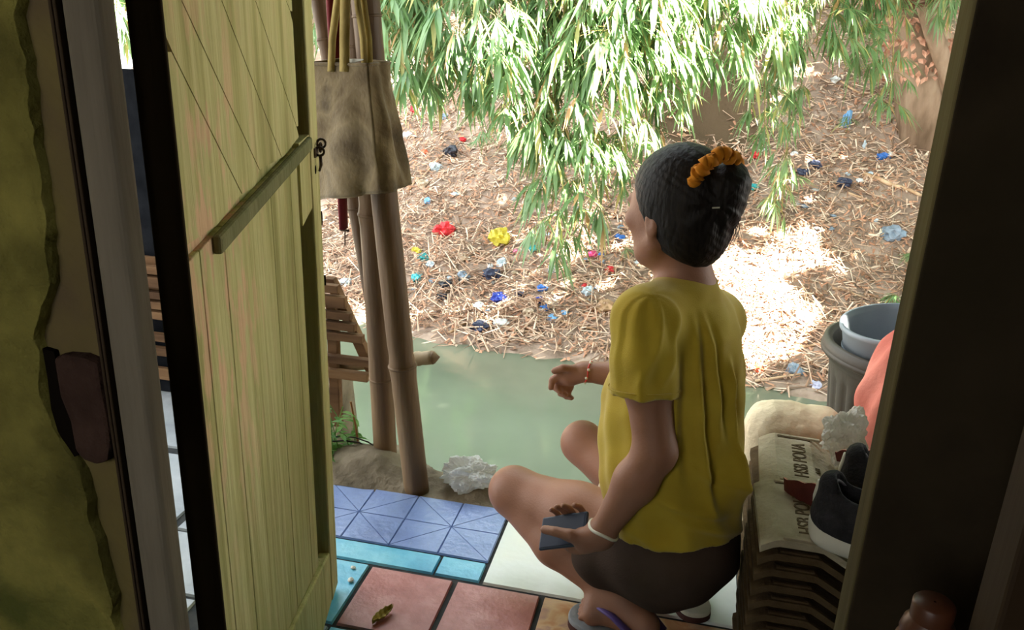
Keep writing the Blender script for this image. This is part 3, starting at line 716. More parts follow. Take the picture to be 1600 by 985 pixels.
for i in range(16):
    b0 = np.array([-0.91 + 0.09 * random.random() - 0.03, 1.80 + 0.12 * random.random(), 0.0]); a = random.uniform(0, 6.28)
    tip = b0 + np.array([0.07 * math.cos(a) - 0.03, 0.07 * math.sin(a), random.uniform(0.05, 0.16)]); stp.tube([b0 + [0, 0, -0.03], (b0 + tip) / 2 + [0, 0, 0.02], tip], 0.0015, 5)
    for j in range(9):
        t = 0.25 + 0.08 * j; q = b0 + (tip - b0) * t; th = random.uniform(0, 6.28)
        leaf(lf, q, (math.cos(th), math.sin(th), 0.2), random.uniform(0.02, 0.05), 0.014)
lf.build('leaves', M['green_leaf'], fr); stp.build('stems', M['green_leaf'], fr)
M['dry_vine'] = mat('dry_vine', [(120, 84, 48), (160, 116, 70)], 10, 0.8, spec=0.2)
M['cable'] = mat('dark_cable', [(34, 30, 28), (50, 44, 40)], 10, 0.5, spec=0.4)
mb = MB(); mb.tube([at(548, 628, 1.90), at(556, 668, 1.90), at(561, 705, 1.91)], 0.003, 6); mb.build('x', M['dry_vine']).name = 'dry_stick'
tag(bpy.data.objects['dry_stick'], 'thin orange dry stick upright beside the ledge plant', 'stick')
mb = MB(); mb.tube([at(x, y, 1.86 + 0.001 * (x - 520)) for x, y in ((515, 684), (535, 682), (555, 684), (575, 691), (592, 702), (604, 716))], 0.0022, 6)
mb.tube([at(x, y, 1.85 + 0.001 * (x - 520)) for x, y in ((515, 690), (540, 689), (562, 692), (574, 700), (583, 713))], 0.0022, 6)
o = mb.build('cable', M['cable'], smooth=True); tag(o, 'dark looped cable on the ledge left of the bamboo posts', 'cable')
M['dead_leaf'] = mat('olive_dead_leaf', [(128, 108, 40), (168, 146, 66)], 30, 0.7, spec=0.3)
P = []; c = onz(598, 966); ax1 = unit(onz(612, 953) - onz(584, 972)); sd = np.array([-ax1[1], ax1[0], 0])
for i in range(14):
    t = i / 13 - 0.5; w = 0.009 * (1 - (2 * t) ** 2) + 0.001
    P.append([c + ax1 * t * 0.055 + sd * (w * u) + np.array([0, 0, 0.003 + 0.010 * u * u + 0.008 * max(t, 0) + 0.002 * math.sin(t * 30)]) for u in (-1, -0.5, 0, 0.5, 1)])
mb = MB(); mb.grid(P); o = mb.build('dead_leaf', M['dead_leaf'], smooth=True); q_ = o.modifiers.new('s', 'SOLIDIFY'); q_.thickness = 0.001; tag(o, 'curled yellowish dead leaf lying on a red floor tile', 'leaf')
M['pebble'] = mat('pale_pebble', [(176, 180, 168), (214, 212, 200)], 30, 0.8, 0.3, spec=0.2)
for (px, py, s_), lb in zip(((552, 889, 0.0055), (548, 909, 0.0075)), ('smaller pale pebble on the cyan tile, farther from the viewer', 'larger pale pebble on the cyan tile beside the door bottom')):
    c = onz(px, py); o = crumple('pebble', (c[0], c[1], s_ * 0.55), s_, M['pebble'], px, 2, (1.2, 0.9, 0.6), 0.25, 1.3, sharp=False); tag(o, lb, 'pebble')

# ------------------------------------------------------------------ roof tile stack and the things on it
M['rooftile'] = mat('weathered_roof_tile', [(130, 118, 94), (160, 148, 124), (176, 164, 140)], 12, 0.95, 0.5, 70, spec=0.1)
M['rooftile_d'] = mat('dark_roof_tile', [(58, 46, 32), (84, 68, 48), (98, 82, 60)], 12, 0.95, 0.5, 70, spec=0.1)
def tile_prof(x):
    return float(np.interp(x, [0, 0.018, 0.030, 0.098, 0.150, 0.205, 0.24, 0.30, 0.33], [-0.016, -0.004, 0, 0, -0.030, -0.030, -0.006, 0, -0.014]))
def make_rooftile(name, m, W_=0.205, L_=0.33):
    n = 34; xs = np.linspace(0, L_, n); th = 0.013; mb = MB()
    ysn = np.linspace(0, W_, 12)
    top = [[(x, y, tile_prof(x)) for y in ysn] for x in xs]; bot = [[(x, y, tile_prof(x) - th) for y in ysn] for x in xs]
    mb.grid([r[::-1] for r in top]); k = len(mb.v); mb.grid(bot)
    ny = len(ysn)
    for i in range(n - 1):
        for j, jj in ((0, ny - 1), (ny - 1, 0)):
            a, b = i * ny + jj, (i + 1) * ny + jj; c, d = k + i * ny + j, k + (i + 1) * ny + j
            mb.f.append((a, b, d, c) if j == ny - 1 else (b, a, c, d)); mb.m.append(0)
    for i, fl in ((0, 0), (n - 1, 1)):
        for j in range(ny - 1):
            a, b = i * ny + ny - 1 - j, i * ny + ny - 2 - j; c, d = k + i * ny + j, k + i * ny + j + 1
            mb.f.append((a, b, d, c) if fl else (b, a, c, d)); mb.m.append(0)
    o = obj(name, mb.v, mb.f, m, None, False, mb.m)
    # rib along the edges and interlock groove
    rb = MB()
    rb.box((0.034, 0.004, -0.001), (0.096, 0.012, 0.0035)); rb.box((0.034, W_ - 0.014, -0.001), (0.12, W_ - 0.006, 0.004))
    bevel(rb.build('interlock_rib', m, o), 0.0015)
    return o
def lettering(text, m, parent, loc, size, rot, sx=1.0):
    cu = bpy.data.curves.new('lettering', 'FONT'); cu.body = text; cu.size = size; cu.extrude = 0.0012; cu.space_character = 1.0
    t = bpy.data.objects.new('tmp', cu); COL.objects.link(t); bpy.context.view_layer.update()
    me = bpy.data.meshes.new_from_object(t.evaluated_get(bpy.context.evaluated_depsgraph_get())); COL.objects.unlink(t); bpy.data.objects.remove(t)
    me.materials.clear(); me.materials.append(m)
    Mx = Matrix.Translation(V(loc)) @ Matrix.Rotation(rot, 4, 'Z') @ Matrix.Diagonal((sx, 1, 1, 1)); me.transform(Mx)
    return link(bpy.data.objects.new('embossed_lettering', me), parent)
M['letter'] = mat('dark_embossed_letters', [(82, 70, 52), (98, 84, 64)], 30, 0.95, spec=0.05)
SZ, SX, SY = 0.372, 0.178, 1.20
proto = make_rooftile('roof_tile', M['rooftile']); proto_d = make_rooftile('roof_tile', M['rooftile_d'])
def top_tile(p, loc, rz, label):
    p.location = V(loc); p.rotation_euler = (0, 0, rz)
    lettering('HSB POUA', M['letter'], p, (0.088, 0.028, 0.0004), 0.038, math.pi / 2, 0.78)
    lettering('KW', M['letter'], p, (0.112, 0.06, -0.004), 0.018, math.pi / 2, 0.7)
    tag(p, label, 'roof tile', 'roof tiles stacked outside the doorway')
    rb = MB(); rb.box((0.036, 0.188, -0.001), (0.10, 0.190, 0.0012), 0); 
    for q in (0.05, 0.062, 0.074): pass
    rb.build('groove_line', M['letter'], p)
layer = 0.0305
far0 = copy_tree(proto); near0 = proto
for k in range(11):
    j = random.uniform(-0.004, 0.004)
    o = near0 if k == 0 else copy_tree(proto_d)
    o.location = (SX + (0 if k == 0 else j), SY + (0 if k == 0 else 0.006 + j), SZ - k * layer)
    ordn = ['', 'second', 'third', 'fourth', 'fifth', 'sixth', 'seventh', 'eighth', 'ninth', 'tenth', 'lowest'][k]
    if k: tag(o, f'dark weathered roof tile, {ordn} from the top of the nearer stack', 'roof tile', 'roof tiles stacked outside the doorway')
far_z = SZ - 0.006
for k in range(11):
    j = random.uniform(-0.005, 0.005)
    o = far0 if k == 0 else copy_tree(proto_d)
    o.location = (SX + 0.013 + (0 if k == 0 else j), SY + 0.212 + (0 if k == 0 else 0.003), far_z - k * layer)
    ordn = ['', 'second', 'third', 'fourth', 'fifth', 'sixth', 'seventh', 'eighth', 'ninth', 'tenth', 'lowest'][k]
    if k: tag(o, f'weathered roof tile, {ordn} from the top of the farther stack', 'roof tile', 'roof tiles stacked outside the doorway')
bpy.data.objects.remove(proto_d.children[0]); bpy.data.objects.remove(proto_d)
top_tile(near0, (SX, SY, SZ), 0.0, 'grey roof tile with embossed letters, topmost of the nearer stack')
top_tile(far0, (SX + 0.013, SY + 0.212, far_z), -0.05, 'grey roof tile with embossed letters, topmost of the farther stack')
M['stool'] = mat('rough_brick_block', [(88, 70, 50), (120, 98, 72)], 12, 0.95, 0.6, spec=0.1)
for y0, lb in ((SY + 0.01, 'brick block carrying the nearer stack of roof tiles'), (SY + 0.225, 'brick block carrying the farther stack of roof tiles')):
    mb = MB(); mb.box((SX + 0.02, y0, 0.0), (SX + 0.31, y0 + 0.18, SZ - 11 * layer - 0.012 + (0 if y0 < SY + 0.1 else -0.006))); tag(bevel(mb.build('brick_block', M['stool']), 0.004), lb, 'brick')

# sneakers
M['shoe_black'] = mat('black_knit_shoe', [(26, 24, 26), (42, 40, 42)], 60, 0.8, 0.3, 200, spec=0.2)
M['shoe_sole'] = mat('white_rubber_sole', [(176, 172, 156), (202, 198, 184)], 10, 0.6, spec=0.3)
M['shoe_lining'] = mat('dark_shoe_lining', [(14, 13, 14), (24, 22, 24)], 60, 0.9, spec=0.1)
M['shoe_stripe'] = mat('grey_shoe_trim', [(92, 88, 94), (118, 112, 120)], 30, 0.6, spec=0.3)
def sneaker():
    """heel at the origin, toe along +x, sole on z = 0"""
    s = empty('sneaker')
    so = SDF((-0.05, -0.08, -0.01), (0.29, 0.08, 0.06), 0.0035)
    for x, w, h in ((0.0, 0.026, 0.0), (0.05, 0.027, 0), (0.12, 0.026, 0), (0.18, 0.034, 0), (0.225, 0.030, 0.006)): so.ell((x + 0.02, 0, 0.022), (0.055, w + 0.012, 0.030), 0.03)
    so.cone((0.0, 0, 0.020), (-0.012, 0, 0.040), 0.034, 0.026, 0.02)
    so.half((0, 0, 0.002), (0, 0, -1)); so.half((0, 0, 0.044), (-0.10, 0, 1)); so.build('sole', M['shoe_sole'], s)
    up = SDF((-0.05, -0.07, 0.0), (0.29, 0.07, 0.16), 0.0035)
    up.cone((0.0, 0, 0.05), (0.03, 0, 0.06), 0.036, 0.038, 0.02); up.cone((0.03, 0, 0.055), (0.20, 0, 0.045), 0.038, 0.036, 0.02)
    up.cone((0.0, 0, 0.06), (-0.010, 0, 0.105), 0.034, 0.024, 0.02); up.cone((0.03, 0, 0.06), (0.10, 0, 0.095), 0.036, 0.030, 0.03)
    up.cone((0.10, 0, 0.09), (0.21, 0, 0.045), 0.030, 0.030, 0.03); up.ell((0.20, 0, 0.045), (0.05, 0.038, 0.030), 0.02)
    up.ell((0.042, 0, 0.118), (0.052, 0.024, 0.052), 0.006, 'sub'); up.half((0, 0, 0.034), (-0.05, 0, -1)); up.build('upper', M['shoe_black'], s)
    li = SDF((-0.03, -0.05, 0.03), (0.12, 0.05, 0.12), 0.0035); li.ell((0.042, 0, 0.06), (0.050, 0.024, 0.012), 0.0); li.build('insole', M['shoe_lining'], s)
    rim = []; 
    for t in np.linspace(0, 2 * math.pi, 40):
        x = 0.042 + 0.051 * math.cos(t); y = 0.027 * math.sin(t); z = 0.096 + 0.020 * (math.cos(t) ** 2) - 0.008 * math.sin(t) ** 2 - 0.004
        rim.append((x, y, z))
    mb = MB(); mb.tube(rim, 0.0032, 8, cap=False); mb.build('collar', M['shoe_stripe'], s, smooth=True)
    mb = MB(); mb.tube([(-0.034, 0, 0.05), (-0.036, 0, 0.075), (-0.034, 0, 0.104)], [0.006, 0.007, 0.005], 8, squash=(1, 0.6)); mb.build('heel_tab', M['shoe_sole'], s, smooth=True)
    for sgn in (-1, 1):
        mb = MB()
        for k in range(3): mb.tube([(0.03 + 0.012 * k, sgn * 0.0385, 0.062), (0.05 + 0.012 * k, sgn * 0.0385, 0.052)], 0.0018, 5)
        mb.build('side_stripe', M['shoe_stripe'], s)
    for k in range(4):
        mb = MB(); x = 0.105 + 0.022 * k; z = 0.117 - 0.014 * k; mb.tube([(x, -0.022, z - 0.006), (x, 0, z + 0.004), (x + 0.004, 0.022, z - 0.006)], 0.0022, 6); mb.build('lace', M['shoe_stripe'], s, smooth=True)
    return s
shoe = sneaker(); shoe2 = copy_tree(shoe)
shoe.location = (0.288, 1.215, 0.374); shoe.rotation_euler = (0.02, 0.0, math.radians(-24)); tag(shoe, 'black sneaker with thick white sole, nearer one on the tile stack', 'shoe', 'black sneakers on the roof tiles')
shoe2.location = (0.345, 1.335, 0.366); shoe2.rotation_euler = (-0.1, 0.02, math.radians(-14)); tag(shoe2, 'black sneaker behind the nearer one, half hidden by it', 'shoe', 'black sneakers on the roof tiles')

# clay shards
M['clay'] = mat('dark_red_clay', [(70, 24, 20), (98, 38, 30)], 16, 0.6, 0.2, 60, spec=0.35)
M['clay_edge'] = mat('broken_clay_edge', [(168, 112, 92), (190, 138, 116)], 30, 0.9, 0.3, spec=0.1)
def shard(name, c, R, th0, th1, h, tilt, label, seed):
    n = 26; mb = MB(); root = base(name, c); tag(root, label, 'clay shard')
    Rm = Matrix.Rotation(tilt[2], 3, 'Z') @ Matrix.Rotation(tilt[0], 3, 'X') @ Matrix.Rotation(tilt[1], 3, 'Y')
    def pt(th, z, r): return np.array(c) + np.array(Rm @ Vector((r * math.cos(th), r * math.sin(th), z)))
    ths = np.linspace(th0, th1, n); tops = [h * (0.75 + 0.5 * abs(noise.noise(Vector((t * 3.1, seed, 0)))) - 0.35 * abs((t - (th0 + th1) / 2) / (th1 - th0)) * 2) for t in ths]
    out = [[pt(t, z * tp, R * (1 + 0.25 * z)) for z in np.linspace(0, 1, 8)] for t, tp in zip(ths, tops)]
    inn = [[pt(t, z * tp, R * (1 + 0.25 * z) - 0.007) for z in np.linspace(0, 1, 8)] for t, tp in zip(ths, tops)]
    mb.grid(out); mb.grid([r[::-1] for r in inn]); mb.build('wall', M['clay'], root, smooth=True)
    e = MB(); loop = [o_[0] for o_ in out] + [out[-1][k] for k in range(8)] + [o_[-1] for o_ in out[::-1]] + [out[0][k] for k in range(7, -1, -1)]
    loi = [o_[0] for o_ in inn] + [inn[-1][k] for k in range(8)] + [o_[-1] for o_ in inn[::-1]] + [inn[0][k] for k in range(7, -1, -1)]
    m_ = len(loop); e.v += [tuple(p) for p in loop + loi]; e.f += [(i, (i + 1) % m_, m_ + (i + 1) % m_, m_ + i) for i in range(m_)]; e.m += [0] * m_
    e.build('broken_edge', M['clay_edge'], root)
shard('clay_shard', at(1283, 792, 1.40), 0.085, -2.35, -1.15, 0.078, (-0.25, 0.25, -0.35), 'dark red broken clay shard leaning behind the sneaker heel', 1)
shard('clay_shard', at(1322, 716, 1.53), 0.050, -2.3, -0.9, 0.045, (-0.3, 0.0, 0.2), 'small dark red clay shard behind the farther sneaker', 5)
M['clear'] = mat('cloudy_clear_plastic', [(196, 194, 184), (220, 216, 206)], 14, 0.25, 0.3, 50, spec=0.6, trans=0.6)
o = crumple('plastic_bag', at(1322, 682, 1.56), 0.058, M['clear'], 11, 5, (0.8, 0.7, 1.0), 0.4, 1.9, 0.5); tag(o, 'crumpled cloudy clear plastic bag at the far end of the tile stack', 'plastic bag')

# beige sack behind the stack
M['sack'] = mat('beige_sack', [(204, 182, 144), (222, 204, 170), (232, 216, 184)], 5, 0.9, 0.35, 60, spec=0.1)
sk_ = SDF((0.12, 1.60, -0.02), (0.62, 2.10, 0.45), 0.006)
sc0 = at(1235, 650, 1.86)
sk_.box((0.300, 1.79, 0.175), (0.115, 0.07, 0.185), 0.065); sk_.ell((0.300, 1.79, 0.09), (0.13, 0.08, 0.10), 0.05)
sk_.half((0, 0, 0.0), (0, 0, -1))
o = sk_.build('sack', M['sack'], None, 2, lambda vs: vs + 0.0 * vs + np.array([[0, 0, 0.006 * fbm(p, 16, 3)] for p in vs])); tag(o, 'beige filled sack standing behind the roof tile stack', 'sack')

# ribbed tub with bucket
M['tub'] = mat('dark_grey_plastic_tub', [(60, 55, 48), (76, 70, 61)], 5, 0.55, 0.1, 50, spec=0.35)
M['bucket'] = mat('pale_blue_grey_bucket', [(142, 152, 162), (166, 174, 180)], 4, 0.45, spec=0.4, trans=0.2)
tc_ = np.array([0.585, 2.00, 0.0]); tubo = base('ribbed_tub', tc_); tag(tubo, 'dark grey ribbed plastic tub at the right edge of the doorway', 'tub')
def rib(r, z, th): return r - (0.007 * (0.5 + 0.5 * math.cos(th * 26)) ** 3 if 0.05 < z < 0.38 and r > 0.12 else 0)
prof = [(0.001, 0.004), (0.150, 0.004)] + [(0.150 + 0.045 * (z / 0.40), z) for z in np.linspace(0.02, 0.40, 24)] + [(0.198, 0.41), (0.214, 0.425), (0.218, 0.445), (0.214, 0.462), (0.204, 0.466), (0.194, 0.456)]
mb = MB(); mb.lathe(prof, tc_, 156, fn=rib); mb.build('tub_wall', M['tub'], tubo, smooth=True)
mb = MB(); mb.lathe([(0.194, 0.456), (0.190, 0.43), (0.145, 0.03), (0.001, 0.03)], tc_, 64); mb.build('inner_wall', M['tub'], tubo, smooth=True)
mb = MB(); mb.lathe([(0.2145, 0.428), (0.220, 0.432), (0.220, 0.44), (0.2145, 0.446)], tc_, 96); mb.build('rim_band', M['tub'], tubo, smooth=True)
bk = empty('bucket', (0.585, 1.985, 0.10)); tag(bk, 'pale blue grey plastic bucket sitting inside the ribbed tub', 'bucket'); bk.rotation_euler = (0.05, -0.14, 0)
mb = MB(); mb.lathe([(0.001, 0), (0.095, 0), (0.10, 0.01), (0.128, 0.42), (0.134, 0.425), (0.134, 0.435), (0.126, 0.436), (0.122, 0.42), (0.095, 0.02), (0.001, 0.02)], (0, 0, 0), 64); mb.build('bucket_wall', M['bucket'], bk, smooth=True)
mb = MB(); mb.lathe([(0.126, 0.36), (0.1275, 0.362), (0.1285, 0.375), (0.127, 0.378)], (0, 0, 0), 64); mb.build('rim_band', M['bucket'], bk, smooth=True)
# pink bundle
M['pink'] = mat('salmon_pink_cloth', [(196, 104, 92), (222, 134, 118), (232, 156, 138)], 5, 0.9, 0.3, 60, spec=0.1, trans=0.15)
pk = SDF((0.30, 1.52, -0.02), (0.86, 1.84, 0.72), 0.006)
for a, b, ra, rb in (((0.58, 1.70, 0.06), (0.55, 1.70, 0.30), 0.10, 0.115), ((0.55, 1.70, 0.30), (0.52, 1.70, 0.44), 0.115, 0.105), ((0.52, 1.70, 0.44), (0.525, 1.70, 0.53), 0.10, 0.085), ((0.525, 1.70, 0.53), (0.55, 1.70, 0.60), 0.08, 0.05), ((0.62, 1.70, 0.08), (0.70, 1.70, 0.42), 0.10, 0.10)): pk.cone(a, b, ra, rb, 0.05)
pk.half((0, 1.775, 0), (0, 1, 0)); pk.half((0, 0, 0.001), (0, 0, -1))
def pk_d(vs):
    th = np.arctan2(vs[:, 1] - 1.70, vs[:, 0] - 0.62); f = 0.006 * np.sin(th * 9 + vs[:, 2] * 14) + 0.004 * np.sin(th * 17 - vs[:, 2] * 30)
    f *= np.clip(vs[:, 2] / 0.05, 0, 1); return vs + np.stack([np.cos(th) * f, np.minimum(np.sin(th) * f, 0), 0 * f], 1)
o = pk.build('cloth_bundle', M['pink'], None, 2, pk_d); tag(o, 'salmon pink cloth bundle in front of the ribbed tub', 'bundle')

# dim things inside on the right
M['cab'] = mat('dark_cabinet_wood', [(44, 38, 28), (62, 54, 40)], 10, 0.8, 0.2, stretch=(0.2, 1, 1), spec=0.15)
M['brown_glass'] = mat('brown_ribbed_jar', [(70, 38, 22), (102, 58, 36)], 12, 0.4, spec=0.4)
cb = base('side_cabinet', (0.62, 0.50, -0.02)); tag(cb, 'low dark cabinet inside the room, lower right corner', 'cabinet')
CT = 0.676
mb = MB(); mb.box((0.40, 0.40, -0.02), (0.86, 0.605, CT - 0.02)); bevel(mb.build('body', M['cab'], cb), 0.003)
mb = MB(); mb.box((0.39, 0.39, CT - 0.02), (0.87, 0.606, CT)); bevel(mb.build('cabinet_top', M['cab'], cb), 0.003)
mb = MB(); mb.box((0.41, 0.392, 0.02), (0.62, 0.402, CT - 0.04)); bevel(mb.build('door', M['cab'], cb), 0.002)
jc = at(1450, 985, 0.55); jr = 0.020
jar = base('jar', (jc[0], 0.55, CT)); tag(jar, 'small ribbed brown jar standing on the dark cabinet', 'jar')
mb = MB(); prof = [(0.001, 0), (jr, 0)] + [(jr + 0.0012 * math.sin(z * 480), z) for z in np.linspace(0.002, 0.052, 30)] + [(jr * 0.9, 0.060), (jr * 0.7, 0.066)]
mb.lathe(prof, (jc[0], 0.55, CT), 36); mb.build('glass', M['brown_glass'], jar, smooth=True)
mb = MB(); mb.lathe([(jr * 0.74, 0.064), (jr * 0.74, 0.078), (jr * 0.66, 0.080), (0.001, 0.080)], (jc[0], 0.55, CT), 32); mb.build('lid', M['brown_glass'], jar, smooth=True)
M['warm_post'] = mat('warm_brown_post', [(36, 26, 16), (52, 38, 22)], 10, 0.7, 0.2, stretch=(1, 1, 0.1), spec=0.2)
a = at(1596, 800, 0.5); mb = MB(); mb.box((a[0], 0.49, CT), (a[0] + 0.035, 0.53, CT + 0.27)); tag(bevel(mb.build('wooden_post', M['warm_post']), 0.003), 'short warm brown wooden post on the cabinet, far right edge', 'post')

# ------------------------------------------------------------------ bamboo branches
M['bamboo_leaf'] = mat('bamboo_leaf', [(88, 124, 74), (116, 148, 96), (144, 170, 118)], 3, 0.36, spec=0.65, trans=0.42)
M['bamboo_leaf_y'] = mat('yellowish_bamboo_leaf', [(150, 150, 84), (188, 180, 116)], 3, 0.5, spec=0.4, trans=0.4)
M['bamboo_leaf_d'] = mat('dry_bamboo_leaf', [(172, 132, 88), (204, 168, 120)], 3, 0.6, spec=0.3, trans=0.3)
LM = [M['bamboo_leaf'], M['bamboo_leaf_y'], M['bamboo_leaf_d']]
LM0 = 3
M['twig'] = mat('green_brown_twig', [(118, 112, 62), (150, 136, 84)], 8, 0.6, spec=0.3)
def spray(lf, tw, p, d, L, nl, down=0.8):
    """a bamboo twig end with a fan of leaves"""
    d = unit(d); s = unit(np.cross(d, [0, 0, 1.0]) + rng.normal(0, 0.05, 3))
    q = p + d * L * 0.35 + np.array([0, 0, -0.05 * L]); tw.tube([p, q], 0.0018, 4, cap=False)
    for i in range(nl):
        f = i / max(nl - 1, 1) * 2 - 1; a = f * 1.25 + rng.normal(0, 0.14)
        dd = d * math.cos(a) + s * math.sin(a) + np.array([0, 0, -down]) + rng.normal(0, 0.12, 3)
        st_ = p + (q - p) * (1 - 0.6 * abs(f)) ; ll = L * (0.7 + 0.35 * rng.random()) * (1 - 0.25 * abs(f))
        r_ = rng.random(); leaf(lf, st_, dd, ll, ll * rng.uniform(0.11, 0.16), droop=rng.uniform(0.1, 0.5), mi=0 if r_ < 0.88 else (1 if r_ < 0.96 else 2), n=3)
def branch(a, b, sag, nsp, rad, L, label, r0=0.010, group='bamboo branches hanging over the far bank', nm='bamboo_branch', density_end=1.0):
    a = np.array(a); b = np.array(b); root = base(nm, a); tag(root, label, 'bamboo', group)
    pts = []
    for t in np.linspace(0, 1, 14): pts.append(a + (b - a) * t + np.array([0, 0, sag * math.sin(math.pi * t)]) + np.array([0.06 * noise.noise(Vector((t * 3, a[0] * 5, 0))), 0.06 * noise.noise(Vector((t * 3, 9, a[0] * 5))), 0]))
    sm = MB(); sm.tube(pts, [r0 * (1 - 0.8 * t) + 0.0015 for t in np.linspace(0, 1, 14)], 6)
    lf = MB(); tw = MB()
    for i in range(nsp):
        t = rng.random() ** 0.8 * 0.97 + 0.03; k = t * 13; j = min(int(k), 12); p = pts[j] + (pts[j + 1] - pts[j]) * (k - j)
        th = rng.uniform(0, 2 * math.pi); rr = rad * math.sqrt(rng.random()) * (1 - 0.45 * t)
        off = np.array([math.cos(th) * rr, math.sin(th) * rr * 0.8, -0.35 * rr + rng.normal(0, 0.04)])
        e = p + off; 
        if rr > 0.06: tw.tube([p, (p + e) / 2 + np.array([0, 0, 0.1 * rr]), e], 0.0022, 4, cap=False)
        spray(lf, tw, e, off + np.array([0, -0.03, -0.05]) + rng.normal(0, 0.05, 3), L * rng.uniform(0.75, 1.25), int(rng.integers(6, 11)), rng.uniform(0.25, 0.95))
    lf.add(tw.v, tw.f, 3); lf.build('foliage', LM + [M['twig']], root, smooth=True)
    sm.build('stem', M['twig'], root, smooth=True)
    return root
BR = [ # start px, Y; end px, Y; sag, sprays, radius, leaf length, label
    ((540, -220), 5.9, (622, 95), 5.4, 0.10, 52, 0.42, 0.24, 'bamboo branch hanging just right of the tan tote bag'),
    ((640, -230), 6.2, (690, 120), 5.6, 0.12, 52, 0.42, 0.24, 'green bamboo branch hanging right of the tote bag, second from it'),
    ((700, -230), 5.8, (755, 95), 5.3, 0.12, 46, 0.42, 0.23, 'green bamboo branch left of the sunlit foliage, ending in a pale fan of leaves'),
    ((790, -230), 6.3, (815, 40), 5.9, 0.15, 40, 0.45, 0.23, 'bamboo branch at the top edge, left border of the sunlit foliage'),
    ((870, -240), 6.0, (800, 175), 5.5, 0.25, 50, 0.40, 0.23, 'sunlit bamboo branch reaching lowest left of the bright mass'),
    ((920, -250), 6.1, (862, 215), 5.5, 0.25, 52, 0.40, 0.22, 'bamboo branch drooping in the middle of the foliage mass'),
    ((950, -230), 5.9, (850, 385), 5.5, 0.35, 58, 0.34, 0.21, 'longest drooping bamboo branch, its tip hanging over the litter'),
    ((1000, -240), 6.0, (905, 335), 5.55, 0.35, 58, 0.36, 0.21, 'drooping green bamboo branch just left of the head'),
    ((1040, -240), 6.2, (965, 280), 5.7, 0.30, 54, 0.38, 0.21, 'bamboo branch whose tip hangs beside the dark hair'),
    ((1060, -240), 6.4, (1015, 215), 5.9, 0.30, 54, 0.40, 0.22, 'bright sunlit bamboo branch above the head'),
    ((1000, -200), 5.8, (950, 90), 5.5, 0.25, 50, 0.45, 0.23, 'blown-out sunlit bamboo branch at the top centre'),
    ((1110, -230), 6.3, (1055, 70), 5.9, 0.25, 50, 0.42, 0.23, 'sunlit bamboo branch at the top, right of the brightest leaves'),
    ((1160, -230), 6.6, (1115, 55), 6.2, 0.2, 44, 0.42, 0.22, 'sunlit bamboo branch over the dark hollow in the bank'),
    ((1210, -230), 6.8, (1185, 75), 6.4, 0.2, 44, 0.40, 0.22, 'bamboo branch at the top, right of the dark hollow'),
    ((1215, -200), 7.0, (1195, 215), 6.6, 0.2, 44, 0.20, 0.17, 'slim hanging bamboo branch in front of the brown leaf patch'),
    ((1262, -200), 7.2, (1222, 330), 6.9, 0.2, 52, 0.16, 0.15, 'long thin hanging bamboo strand right of the head'),
    ((1300, -220), 7.2, (1275, 70), 6.8, 0.2, 40, 0.34, 0.2, 'green bamboo branch at the top, left of the broken log'),
    ((1350, -220), 7.3, (1338, 80), 7.0, 0.2, 36, 0.26, 0.19, 'green bamboo branch hanging under the broken log'),
    ((1395, -200), 7.4, (1392, 175), 7.1, 0.15, 30, 0.18, 0.17, 'small bamboo branch hanging left of the tree trunk'),
    ((1500, -180), 7.8, (1470, 5), 7.6, 0.1, 24, 0.25, 0.18, 'bamboo branch at the top right corner beside the door post'),
    ((470, -200), 6.2, (505, 40), 5.8, 0.1, 40, 0.35, 0.22, 'bamboo branch seen in the chink between door and tote straps'),
    ((150, -220), 6.0, (182, 30), 5.6, 0.1, 44, 0.40, 0.22, 'bamboo branch seen through the gap at the door hinge'),
]
for a, ya, b, yb, sag, ns, rad, L, lb in BR: branch(at(*a, ya), at(*b, yb), sag, int(ns * 1.75), rad, L * 1.12, lb)
def tuft(px, py, up, n, L, label, w=1.0):
    c = bank_hit(px, py); root = base('bamboo_seedling', c); tag(root, label, 'bamboo', 'small green plants on the far bank'); lf = MB(); tw = MB()
    top = c + np.array([0, -0.12, up]); tw.tube([c - [0, 0, 0.05], (c + top) / 2 + [0.02, 0, 0], top], [0.006, 0.004, 0.002], 5)
    for i in range(n):
        th = rng.uniform(0, 6.28); p = c + (top - c) * rng.uniform(0.5, 1.0); d = np.array([math.cos(th) * w, math.sin(th) * 0.6 - 0.2, 0.25])
        spray(lf, tw, p, d, L * rng.uniform(0.8, 1.2), 7, 0.6)
    lf.build('foliage', LM, root, smooth=True); tw.build('stem', M['twig'], root)
tuft(752, 245, 0.28, 7, 0.16, 'bright green bamboo seedling alone on the bank right of the tote bag')
tuft(1418, 412, 0.12, 8, 0.10, 'low green plant on the bank beside the right door post, upper one')
tuft(1392, 472, 0.10, 9, 0.10, 'low green plant on the bank above the ribbed tub')
tuft(1180, 90, 0.2, 6, 0.16, 'leafy seedling at the dark hollow of the bank')
tuft(1210, 330, 0.15, 6, 0.13, 'leafy seedling on the bank right of the hair bun')
tuft(975, 395, 0.08, 4, 0.12, 'small leafy seedling on the bank left of the chin')
tuft(1320, 205, 0.15, 4, 0.13, 'small seedling on the upper bank near the blue plastic strip')
tuft(660, 150, 0.2, 6, 0.15, 'leafy seedling below the branches right of the tote bag')

